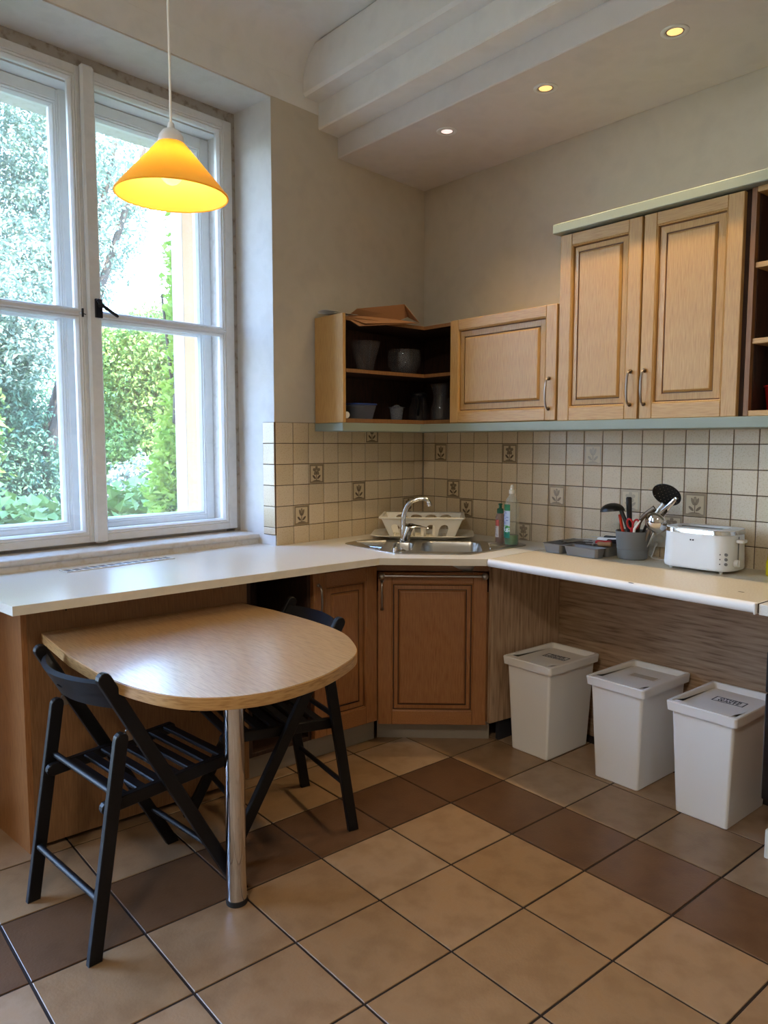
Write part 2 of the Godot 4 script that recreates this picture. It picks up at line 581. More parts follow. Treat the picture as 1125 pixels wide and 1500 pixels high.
# ---------------------------------------------------------------- the room
func room() -> void:
	# wall with the window, in its own axes: x along it from the corner, y up, z outwards
	var wl := root("wall_left", WA)
	var g := G.new()
	var T := 3.45
	g.box2(V(-0.35, 0, 0.006), V(1.087, T, 0.73))
	g.box2(V(2.601, 0, 0.006), V(2.80, T, 0.73))
	g.box2(V(4.80, 0, 0.006), V(6.2, T, 0.73))
	g.box2(V(1.087, 2.932, 0.006), V(2.601, T, 0.73))
	g.box2(V(2.80, 2.85, 0.006), V(4.80, T, 0.73))
	g.box2(V(2.80, 0, 0.3), V(4.80, 0.04, 0.73))
	obj("plaster", g, M.wall, wl, 0.0)
	g = G.new()                                      # the masonry round the outer window
	g.box2(V(1.087, 0, 0.30), V(1.157, 2.932, 0.728))
	g.box2(V(2.531, 0, 0.30), V(2.601, 2.932, 0.728))
	g.box2(V(1.157, 2.83, 0.30), V(2.531, 2.932, 0.728))
	g.box2(V(1.157, 0, 0.30), V(2.531, 0.985, 0.728))
	g.box2(V(1.087, 0, 0.14), V(2.601, 0.905, 0.30))
	obj("parapet", g, M.sill, wl, 0.0)
	g = G.new()                                      # pale paint of the window niche
	g.box2(V(1.083, 0.86, 0.0065), V(1.0875, 2.932, 0.30))
	g.box2(V(2.6005, 0.86, 0.0065), V(2.605, 2.932, 0.30))
	g.box2(V(1.087, 2.9275, 0.0065), V(2.601, 2.9325, 0.30))
	obj("niche_lining", g, M.jamb, wl, 0.0)
	for s in [1.153, 2.529]:
		g = G.new()
		g.box2(V(s, 0.985, 0.522), V(s + 0.006, 2.83, 0.632))
		obj("reveal", g, M.peach, wl, 0.0)
		g = G.new()
		g.box2(V(s - 0.001, 0.985, 0.634), V(s + 0.007, 2.83, 0.735))
		obj("reveal_edge", g, M.cream_render, wl, 0.0)
	# beyond the upper edge of the colour the wall is white and curves into the ceiling
	var cove := root("trim_1", WA)
	g = G.new()
	var pr := []
	pr.append(Vector2(0.004, 2.934)); pr.append(Vector2(0.001, 3.05))
	for i in 9:
		var a := PI / 2 * i / 8
		pr.append(Vector2(-0.16 * (1.0 - cos(a)), 3.05 + 0.15 * sin(a)))
	pr.append(Vector2(0.03, 3.22)); pr.append(Vector2(0.03, 2.934))
	var rings := []
	for s in [-0.1, 6.0]:
		var r := []
		for p in pr:
			r.append(V(s, p.y, p.x))
		rings.append(r)
	g.loft(rings)
	obj("cove", g, M.white_paint, cove, 30.0)

	var wr := root("wall_right")
	g = G.new()
	g.box2(V(-0.5, 0, -0.3), V(5.4, 3.45, -0.006))
	obj("plaster", g, M.wall, wr, 0.0)
	var wf := root("wall_front")
	g = G.new()
	g.box2(V(5.0, 0, -0.006), V(5.3, 3.45, 6.2))
	obj("plaster", g, M.wall, wf, 0.0)
	var wb := root("wall_back")
	g = G.new()
	g.box2(V(-0.4, 0, 5.6), V(5.3, 3.45, 5.9))
	obj("plaster", g, M.wall, wb, 0.0)

	var c := root("ceiling")
	g = G.new()
	g.box2(V(-0.72, 3.2, -0.3), V(5.4, 3.5, 6.2))
	obj("plaster", g, M.white_paint, c, 0.0)
	g = G.new()
	g.box2(V(-0.1, 2.99, -0.006), V(5.0, 3.2, 0.888), 0.012)
	obj("beam", g, M.white_paint, c, 40.0)
	g = G.new()
	g.box2(V(-0.1, 2.868, -0.006), V(5.0, 2.995, 0.79), 0.006)
	obj("beam", g, M.white_paint, c, 0.0)
	g = G.new()
	g.box2(V(-0.1, 2.768, -0.006), V(5.0, 2.87, 0.662), 0.004)
	obj("beam", g, M.soffit, c, 0.0)

	# unseen glazed garden door, added along the same wall to light bins and floor
	var w2 := root("door_1", WA)
	g = G.new()
	for q in [[2.80, 2.87], [3.765, 3.835], [4.73, 4.80]]:
		g.box2(V(q[0], 0.04, 0.3), V(q[1], 2.85, 0.36), 0.004)
	for h in [0.04, 2.1, 2.78]:
		g.box2(V(2.80, h, 0.305), V(4.80, h + 0.07, 0.355), 0.004)
	obj("door_frame", g, M.frame, w2, 0.0)
	g = G.new()
	g.box2(V(2.86, 0.1, 0.328), V(4.74, 2.80, 0.331))
	obj("pane", g, M.glass, w2, 0.0)

# ---------------------------------------------------------------- double window
func sash_shape(x0: float, x1: float, y0: float, y1: float, fr: Array, bar: Array, z: float, zg: float, deep: float) -> G:
	# fr: widths left, right, bottom, top up to the glass; face at z, glass at zg (further out)
	var g := G.new()
	var a: float = x0 + fr[0]
	var b: float = x1 - fr[1]
	var c: float = y0 + fr[2]
	var d: float = y1 - fr[3]
	var m := 0.022
	g.box2(V(x0, y0, z), V(a - m, y1, z + deep), 0.003)
	g.box2(V(b + m, y0, z), V(x1, y1, z + deep), 0.003)
	g.box2(V(a - m, y0, z), V(b + m, c - m, z + deep), 0.003)
	g.box2(V(a - m, d + m, z), V(b + m, y1, z + deep), 0.003)
	for w in [[c, bar[0]], [bar[1], d]]:
		g.panel(a - m, w[0] - m, b + m, w[1] + m, [[0.0, z + 0.004], [0.004, z + 0.001], [0.008, z + 0.003], [0.009, z + 0.009], [0.013, z + 0.008], [0.016, z + 0.012], [0.022, zg], [0.022, z + deep]], Transform3D.IDENTITY, false)
	g.box2(V(a - 0.01, bar[0] + 0.012, z - 0.002), V(b + 0.01, bar[1] - 0.012, z + deep - 0.004), 0.005)
	return g

func window() -> void:
	var w := root("window_1", WA)
	# fixed frame between the niche and the sashes
	var g := G.new()
	g.box2(V(1.072, 0.93, 0.281), V(1.118, 2.93, 0.33), 0.004)
	g.box2(V(2.57, 0.93, 0.281), V(2.616, 2.93, 0.33), 0.004)
	g.box2(V(1.118, 2.872, 0.283), V(2.57, 2.93, 0.33), 0.004)
	obj("frame", g, M.old_frame, w, 0.0)
	g = G.new()
	g.box2(V(1.10, 0.925, 0.30), V(2.59, 0.955, 0.33))
	obj("shadow_gap", g, M.dark_gap, w, 0.0)  # near-black strip, the shade of the gap put into its colour
	g = G.new()                                      # the box between inner and outer sashes
	g.box2(V(1.148, 0.985, 0.30), V(1.156, 2.83, 0.53))
	g.box2(V(2.532, 0.985, 0.30), V(2.54, 2.83, 0.53))
	g.box2(V(1.15, 2.818, 0.32), V(2.54, 2.832, 0.53))
	g.box2(V(1.15, 0.97, 0.32), V(2.54, 0.99, 0.60))
	g.box2(V(1.80, 0.985, 0.39), V(1.888, 2.82, 0.47), 0.004)
	obj("lining", g, M.frame, w, 0.0)
	var bar := [1.878, 1.924]
	for k in 2:
		var q: Array = [1.112, 1.842, 0.07, 0.05] if k == 0 else [1.844, 2.576, 0.052, 0.07]
		var s := obj("sash", sash_shape(q[0], q[1], 0.947, 2.878, [q[2], q[3], 0.052, 0.056], bar, 0.27, 0.295, 0.042), M.frame, w, 0.0)
		for h in [[1.0, 1.878], [1.924, 2.82]]:
			g = G.new()
			g.box2(V(q[0] + q[2] - 0.004, h[0] - 0.004, 0.2945), V(q[1] - q[3] + 0.004, h[1] + 0.004, 0.2965))
			obj("pane", g, M.glass, s, 0.0)
	for k in 2:
		var q: Array = [1.158, 1.82, 0.066, 0.05] if k == 0 else [1.868, 2.53, 0.05, 0.066]
		var s := obj("outer_sash", sash_shape(q[0], q[1], 0.99, 2.815, [q[2], q[3], 0.044, 0.068], [1.882, 1.918], 0.395, 0.42, 0.045), M.frame, w, 0.0)
		for h in [[1.034, 1.882], [1.918, 2.747]]:
			g = G.new()
			g.box2(V(q[0] + q[2] - 0.004, h[0] - 0.004, 0.4195), V(q[1] - q[3] + 0.004, h[1] + 0.004, 0.4215))
			obj("pane", g, M.glass, s, 0.0)
	# the batten that covers the joint of the sashes
	g = G.new()
	g.box2(V(1.802, 0.945, 0.246), V(1.86, 2.886, 0.2705), 0.008)
	obj("batten", g, M.frame, w, 0.0)
	g = G.new()
	g.box2(V(1.803, 1.885, 0.236), V(1.834, 1.962, 0.247), 0.002)
	g.tube([V(1.82, 1.935, 0.25), V(1.82, 1.935, 0.218)], 0.008, 10)
	g.tube([V(1.838, 1.955, 0.214), V(1.82, 1.935, 0.214), V(1.76, 1.898, 0.206), V(1.752, 1.893, 0.206)], [0.006, 0.008, 0.007, 0.005], 8)
	obj("latch", g, M.iron, w)
	g = G.new()
	g.box2(V(1.873, 1.885, 0.262), V(1.879, 1.92, 0.272), 0.001)
	g.tube([V(1.876, 1.90, 0.272), V(1.868, 1.895, 0.256)], 0.002, 6)
	obj("hook", g, M.iron, w)
	# sill with a rounded nose over the worktop
	var sl := root("trim_2", WA)
	g = G.new()
	var pr := [Vector2(0.31, 0.905), Vector2(0.16, 0.905), Vector2(0.158, 0.898), Vector2(0.142, 0.898)]
	for i in 9:
		var a := -PI / 2 + PI * i / 8
		pr.append(Vector2(0.142 - 0.014 * cos(a), 0.916 + 0.014 * sin(a)))
	pr.append(Vector2(0.31, 0.932))
	var rings := []
	for s in [1.062, 2.63]:
		var r := []
		for p in pr:
			r.append(V(s, p.y, p.x))
		rings.append(r)
	g.loft(rings)
	obj("sill_board", g, M.sill, sl, 30.0)

# ---------------------------------------------------------------- tiles
func decor_tex(kind: int, ink: Color, paper: Color) -> ImageTexture:
	var n := 128
	var im := Image.create(n, n, false, Image.FORMAT_RGB8)
	im.fill(paper)
	var el := []      # ellipses: cx, cy, rx, ry, angle, darkness
	if kind == 0:     # tulip
		el = [[0.5, 0.34, 0.085, 0.2, 0.0, 0.55], [0.39, 0.36, 0.06, 0.17, -0.35, 0.75], [0.61, 0.36, 0.06, 0.17, 0.35, 0.75]]
	else:             # five petals
		for i in 5:
			var a := TAU * i / 5 - PI / 2
			el.append([0.5 + 0.16 * cos(a), 0.34 + 0.16 * sin(a), 0.085, 0.11, a + PI / 2, 0.75])
		el.append([0.5, 0.34, 0.05, 0.05, 0.0, 0.4])
	for s in [-1.0, 1.0]:
		el.append([0.5 + s * 0.17, 0.68, 0.06, 0.15, s * 0.85, 1.0])
	el.append([0.5, 0.97, 0.36, 0.13, 0.0, 1.0])
	for y in n:
		for x in n:
			var u := (x + 0.5) / n
			var v := (y + 0.5) / n
			var d := 0.0
			var edge := minf(minf(u, 1.0 - u), minf(v, 1.0 - v))
			if edge < 0.07:
				d = 0.62
			elif edge < 0.085:
				d = 0.85
			else:
				if absf(u - 0.5) < 0.02 and v > 0.4 and v < 0.9:
					d = 1.0
				for q in el:
					var dx: float = u - q[0]
					var dy: float = v - q[1]
					var ca: float = cos(q[4])
					var sa: float = sin(q[4])
					var r := Vector2((dx * ca + dy * sa) / q[2], (-dx * sa + dy * ca) / q[3]).length()
					if r < 1.0:
						d = maxf(d, q[5] if r < 0.84 else 1.0)
				if edge < 0.1:
					d *= 0.3
			im.set_pixel(x, y, paper.lerp(ink, d))
	return ImageTexture.create_from_image(im)

func print_mesh(w: float, h: float) -> ArrayMesh:
	var st := SurfaceTool.new()
	st.begin(Mesh.PRIMITIVE_TRIANGLES)
	for q in [[0, 0], [1, 1], [1, 0], [0, 0], [0, 1], [1, 1]]:
		st.set_normal(Vector3(0, 0, 1))
		st.set_uv(Vector2(q[0], 1.0 - q[1]))
		st.add_vertex(Vector3((q[0] - 0.5) * w, (q[1] - 0.5) * h, 0))
	return st.commit()

func tile_mesh(w: float, h: float) -> ArrayMesh:
	var g := G.new()
	g.panel(-w / 2, -h / 2, w / 2, h / 2, [[0.0, -0.006], [0.0, -0.0014], [0.0007, -0.0005], [0.0022, 0.0]])
	return g.mesh(0.0)

func wall_tiles() -> void:
	var paper := rgb(206, 186, 150)
	var full := tile_mesh(0.0968, 0.0968)
	var sheet := print_mesh(0.0925, 0.0925)
	var prints := {}
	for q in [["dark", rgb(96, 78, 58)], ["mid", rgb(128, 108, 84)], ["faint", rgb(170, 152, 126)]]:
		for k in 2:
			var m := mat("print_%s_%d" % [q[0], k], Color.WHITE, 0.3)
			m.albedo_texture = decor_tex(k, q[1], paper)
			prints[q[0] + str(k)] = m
	# right wall: column k spans 0.0948 + (k - 1) * 0.1 ...
	var wr := get_node("wall_right") as Node3D
	var g := G.new()
	g.box2(V(0.0, 0.85, -0.0065), V(2.9, 1.466, -0.0028))
	obj("grout", g, M.tile_grout, wr, 0.0)
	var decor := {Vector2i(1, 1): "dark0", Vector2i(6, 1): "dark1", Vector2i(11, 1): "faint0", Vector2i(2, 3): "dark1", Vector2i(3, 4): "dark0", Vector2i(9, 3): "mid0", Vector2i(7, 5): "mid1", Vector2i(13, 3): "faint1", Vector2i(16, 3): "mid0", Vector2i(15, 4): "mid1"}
	var rowy := []
	for r in 6:
		rowy.append([1.366 + 0.1 - 0.1 * r, 1.366 - 0.1 * r if r < 5 else 0.874])
	for k in 28:
		var x0 := 0.0948 + (k - 1) * 0.1 if k > 0 else 0.003
		var x1 := 0.0948 + k * 0.1
		for r in 6:
			one_tile(wr, V((x0 + x1) / 2, (rowy[r][0] + rowy[r][1]) / 2, 0), x1 - x0, rowy[r][0] - rowy[r][1], full, Basis.IDENTITY, k * 7 + r, decor.get(Vector2i(k, r), ""), sheet, prints)
	# window wall: x along the wall, the room is on its -z side
	var wl := get_node("wall_left") as Node3D
	g = G.new()
	g.box2(V(0.0, 0.85, 0.0028), V(1.0845, 1.466, 0.0065))
	obj("grout", g, M.tile_grout, wl, 0.0)
	var turn := Basis(Vector3.UP, PI)
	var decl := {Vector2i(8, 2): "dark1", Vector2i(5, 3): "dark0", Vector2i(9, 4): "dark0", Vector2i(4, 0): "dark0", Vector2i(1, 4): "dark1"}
	for k in 11:
		var x0 := 0.0782 + (k - 1) * 0.1 if k > 0 else 0.004
		var x1 := 0.0782 + k * 0.1 if k < 10 else 1.086
		for r in 6:
			one_tile(wl, V((x0 + x1) / 2, (rowy[r][0] + rowy[r][1]) / 2, 0), x1 - x0, rowy[r][0] - rowy[r][1], full, turn, k * 5 + r + 3, decl.get(Vector2i(k, r), ""), sheet, prints)
	# the strip of tiles that turns into the window niche
	g = G.new()
	g.box2(V(1.0835, 0.93, 0.003), V(1.0905, 1.466, 0.09))
	obj("grout", g, M.tile_grout, wl, 0.0)
	var side := Basis(Vector3.UP, PI / 2)
	for r in 6:
		var b: float = rowy[r][1] if r < 5 else 0.931
		one_tile(wl, V(1.093, (rowy[r][0] + b) / 2, 0.046), 0.088, rowy[r][0] - b, full, side, r, "", sheet, prints)

func one_tile(parent: Node3D, at: Vector3, w: float, h: float, full: Mesh, turn: Basis, n: int, decor: String, sheet: Mesh, prints: Dictionary) -> void:
	var m := full if absf(w - 0.1) < 0.001 and absf(h - 0.1) < 0.001 else tile_mesh(w - 0.0032, h - 0.0032)
	var o := put("tile", m, M["tile_%d" % (n * 7 % 3)], parent)
	var j := 0.004
	o.transform = Transform3D(turn * Basis.from_euler(Vector3(randf_range(-j, j), randf_range(-j, j), 0)), at)
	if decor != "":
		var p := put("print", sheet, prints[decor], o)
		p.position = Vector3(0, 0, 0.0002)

func floor_tiles() -> void:
	var fl := root("floor")
	var g := G.new()
	g.box2(V(-0.8, -0.2, -0.3), V(5.3, -0.003, 6.2))
	obj("grout", g, M.floor_grout, fl, 0.0)
	var w := 0.2952
	g = G.new()
	var t := Transform3D(Basis(Vector3(1, 0, 0), -PI / 2), Vector3.ZERO)
	g.panel(-w / 2, -w / 2, w / 2, w / 2, [[0.0, -0.008], [0.0, -0.001], [0.0012, 0.0]], t)
	var m := g.mesh(0.0)
	for i in range(-2, 14):
		for j in range(-3, 17):
			var at := V(0.9399 + (i + 0.5) * 0.3025, 0, 0.7051 + (j + 0.5) * 0.3025)
			if at.x > 5.0 or at.z > 5.5 or at.z < 0.1 or at.x < 0.25:
				continue
			var dark := (j == 0 and i >= 0) or (i == 0 and j >= 0)
			var o := put("tile", m, M["floor_dark_%d" % randi_range(0, 1)] if dark else M["floor_%d" % randi_range(0, 3)], fl)
			o.transform = Transform3D(Basis.from_euler(Vector3(randf_range(-0.0025, 0.0025), 0, randf_range(-0.0025, 0.0025))), at)

# ---------------------------------------------------------------- kitchen units
func frame_at(p: Vector3, out: Vector3) -> Transform3D:   # x to the right seen from the front, y up, z out of the front
	var z := out.normalized()
	return Transform3D(Basis(Vector3.UP.cross(z), Vector3.UP, z), p)

# a panelled door in its own axes: lower left corner at the origin, back at z = 0
func door(parent: Node3D, t: Transform3D, w: float, h: float, st: Array, field: float, mv: Material, mh: Material, hx: float, hy: float, knob: Material, glaze: Material) -> Node3D:
	# st: stile left, stile right, rail bottom, rail top
	var d := 0.022
	var g := G.new()
	g.xf = t
	g.box2(V(st[0] - 0.005, st[2] - 0.005, 0.001), V(w - st[1] + 0.005, h - st[3] + 0.005, 0.006))
	var o := objw("door", g, mv, parent, 0.0)
	for q in [[0.0, st[0]], [w - st[1], w]]:
		g = G.new()
		g.xf = t
		g.box2(V(q[0], 0, 0), V(q[1], h, d), 0.002)
		objw("stile", g, mv, o, 0.0)
	for q in [[0.0, st[2]], [h - st[3], h]]:
		g = G.new()
		g.xf = t
		g.box2(V(st[0] + 0.0008, q[0], 0), V(w - st[1] - 0.0008, q[1], d), 0.002)
		objw("rail", g, mh, o, 0.0)
	var x0: float = st[0] - 0.001
	var y0: float = st[2] - 0.001
	var x1: float = w - st[1] + 0.001
	var y1: float = h - st[3] + 0.001
	g = G.new()
	g.xf = t
	g.panel(x0, y0, x1, y1, [[0.0, d - 0.004], [0.003, d - 0.001], [0.006, d - 0.003], [0.007, 0.007]], Transform3D.IDENTITY, false)
	g.panel(x0, y0, x1, y1, [[0.0105, 0.007], [0.0115, 0.0105], [field, 0.0125], [field, 0.0085]], Transform3D.IDENTITY, false)
	g.panel(x0, y0, x1, y1, [[field + 0.004, 0.0085], [field + 0.0105, 0.018], [field + 0.013, 0.019]])
	objw("door_panel", g, mv, o, 0.0)
	g = G.new()                                   # dark glaze left in the grooves
	g.xf = t
	g.panel(x0, y0, x1, y1, [[0.0065, 0.0072], [0.0108, 0.0072]], Transform3D.IDENTITY, false)
	g.panel(x0, y0, x1, y1, [[field - 0.0005, 0.0086], [field + 0.0045, 0.0086]], Transform3D.IDENTITY, false)
	objw("groove", g, glaze, o, 0.0)
	if knob:
		handle(o, t, hx, hy, d, knob)
	return o

func handle(parent: Node3D, t: Transform3D, x: float, y: float, d: float, m: Material) -> void:
	var g := G.new()
	g.xf = t
	var p := []
	var r := []
	for i in 15:
		var a := PI * i / 14
		p.append(V(x, y + 0.064 * cos(a) * 1.0, d + 0.004 + 0.026 * pow(sin(a), 0.55)))
		r.append(0.0036 + 0.0012 * sin(PI * i / 14))
	g.tube(p, r, 10)
	objw("handle", g, M.nickel, parent)
	for s in [-1.0, 1.0]:
		g = G.new()
		g.xf = t
		g.ball(V(x, y + s * 0.064, d + 0.005), V(0.0085, 0.0085, 0.006), 12, 6)
		objw("handle_rosette", g, m, parent)

func base_units() -> void:
	# the panel under the window worktop that the table stands against
	var t := thing("counter_base", "plain wood-veneer base under the window worktop, behind the table with rounded end", "cabinet", V(0.4, 0, 2.0))
	var g := G.new()
	g.box2(V(0.582, 0.02, 1.51), V(0.60, 0.85, 2.3255), 0.001)
	objw("front_panel", g, M.panel_v, t, 0.0)
	g = G.new()
	g.prism(PackedVector2Array([Vector2(0.60, 2.326), Vector2(0.6, 2.344), Vector2(0.19, 2.395), Vector2(0.19, 2.377)]), 0.0, 0.85, FLATY)
	objw("end_panel", g, M.brown_v, t, 0.0)
	g = G.new()
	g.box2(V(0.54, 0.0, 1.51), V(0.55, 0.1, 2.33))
	objw("plinth", g, M.dark_grey_plinth, t, 0.0)
	for q in [[1.62, 0.815], [1.9, 0.825], [2.2, 0.81]]:
		g = G.new()
		g.tube([V(0.5995, q[1], q[0]), V(0.6008, q[1], q[0])], 0.003, 8)
		objw("screw_hole", g, M.dark_gap, t)
	# open compartment, its panels coloured dark for shade
	t = thing("open_base_unit", "open base compartment, coloured dark for shade, between the table panel and the small base door", "cabinet", V(0.4, 0, 1.35))
	g = G.new()
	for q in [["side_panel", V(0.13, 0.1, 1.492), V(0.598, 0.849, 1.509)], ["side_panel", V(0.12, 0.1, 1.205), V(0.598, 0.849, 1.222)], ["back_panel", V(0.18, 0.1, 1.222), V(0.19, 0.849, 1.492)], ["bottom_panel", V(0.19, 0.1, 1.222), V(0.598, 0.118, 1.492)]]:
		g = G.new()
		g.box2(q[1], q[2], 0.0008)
		objw(q[0], g, M.shadowed_wood, t, 0.0)
	g = G.new()
	g.box2(V(0.555, 0.0, 1.205), V(0.565, 0.097, 1.508))
	objw("plinth", g, M.plinth, t, 0.0)
	# base cabinet with a door
	t = thing("base_cabinet", "narrow brown base cabinet with panelled door, partly hidden by the far chair", "cabinet", V(0.4, 0, 1.03))
	g = G.new()
	g.box2(V(0.12, 0.1, 0.86), V(0.595, 0.85, 1.203))
	objw("body", g, M.brown_v, t, 0.0)
	g = G.new()
	g.box2(V(0.552, 0.0, 0.83), V(0.564, 0.098, 1.203), 0.001)
	objw("plinth", g, M.plinth, t, 0.0)
	door(t, frame_at(V(0.597, 0.108, 1.202), Vector3(1, 0, 0)), 0.345, 0.712, [0.062, 0.062, 0.075, 0.062], 0.034, M.brown_v, M.brown_h, 0.022, 0.60, M.nickel, M.glaze_dark)
	# corner cabinet across the corner
	var a := V(0.598, 0, 0.852)
	var b := V(0.938, 0, 0.470)
	var out := Vector3.UP.cross((b - a).normalized()) * -1.0
	out = Vector3((b - a).z, 0, -(b - a).x).normalized() * -1.0
	t = thing("corner_cabinet", "angled brown corner cabinet under the sink with towel rail across its door", "cabinet", V(0.6, 0, 0.5))
	var fr := frame_at(a, out)
	var L := a.distance_to(b)
	g = G.new()
	g.prism(PackedVector2Array([Vector2(0.06, 0.02), Vector2(0.06, 0.85), Vector2(0.594, 0.85), Vector2(0.934, 0.468), Vector2(0.975, 0.02)]), 0.10, 0.70, FLATY)
	objw("body", g, M.brown_v, t, 0.0)
	g = G.new()
	g.xf = fr
	g.box2(V(0.0, 0.795, -0.03), V(L, 0.849, -0.004))
	objw("top_rail", g, M.brown_h, t, 0.0)
	var dr := door(t, frame_at(a + (b - a) * 0.028, out), L * 0.955, 0.70, [0.062, 0.062, 0.062, 0.05], 0.028, M.brown_v, M.brown_h, -9.0, 0.0, null, M.glaze_dark)
	dr.position.y += 0.092
	handle(dr, Transform3D(fr.basis, a + (b - a) * 0.055 + V(0, 0.69, 0)), 0.004, 0.0, 0.022, M.nickel)
	g = G.new()
	var p0 := a + (b - a) * 0.06 + out * 0.052 + V(0, 0.781, 0)
	var p1 := a + (b - a) * 0.955 + out * 0.052 + V(0, 0.781, 0)
	g.tube([p0, p1], 0.006, 12)
	var rl := objw("towel_rail", g, M.steel, t)
	g = G.new()
	for p in [p0, p1]:
		g = G.new()
		g.ball(p, V(0.016, 0.016, 0.016), 14, 8)
		g.tube([p - out * 0.032, p], 0.008, 10)
		objw("bracket", g, M.steel, rl)
	g = G.new()
	var q0 := V(0.562, 0, 0.811)
	var q1 := V(0.909, 0, 0.423)
	g.prism(PackedVector2Array([Vector2(q0.x, q0.z), Vector2(q1.x, q1.z), Vector2(q1.x - 0.01, q1.z - 0.01), Vector2(q0.x - 0.01, q0.z - 0.01)]), 0.0, 0.09, FLATY)
	objw("plinth", g, M.plinth, t, 0.0)
	g = G.new()
	g.prism(PackedVector2Array([Vector2(0.940, 0.470), Vector2(0.957, 0.470), Vector2(0.998, 0.03), Vector2(0.98, 0.03)]), 0.098, 0.85, FLATY)
	objw("side_panel", g, M.sonoma_v, t, 0.0)
	g = G.new()
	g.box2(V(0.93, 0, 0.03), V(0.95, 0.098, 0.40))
	objw("dark_plinth", g, M.dark_grey_plinth, t, 0.0)
	# back board behind the bins
	g = G.new()
	g.box2(V(0.985, 0.0, 0.005), V(2.62, 0.848, 0.028), 0.001)
	var o := objw("back_board", g, M.sonoma, self, 0.0)
	tag(o, "grey-brown wood-grain board on the wall behind the three bins", "board")
	# appliance at the edge of the picture
	t = thing("oven_unit", "black built-in appliance at the right edge beside the bin for other waste", "oven", V(2.5, 0, 0.3))
	g = G.new()
	g.box2(V(2.19, 0.1, 0.03), V(2.79, 0.845, 0.48), 0.001)
	objw("body", g, M.brown_v, t, 0.0)
	g = G.new()
	g.box2(V(2.172, 0.205, 0.46), V(2.78, 0.56, 0.505), 0.004)
	objw("oven_door", g, M.black_glass, t, 0.0)
	g = G.new()
	g.box2(V(2.172, 0.564, 0.46), V(2.78, 0.70, 0.508), 0.004)
	objw("control_panel", g, M.black_plastic, t, 0.0)
	g = G.new()
	g.box2(V(2.185, 0.0, 0.42), V(2.78, 0.098, 0.487), 0.002)
	objw("plinth", g, M.white_plastic, t, 0.0)

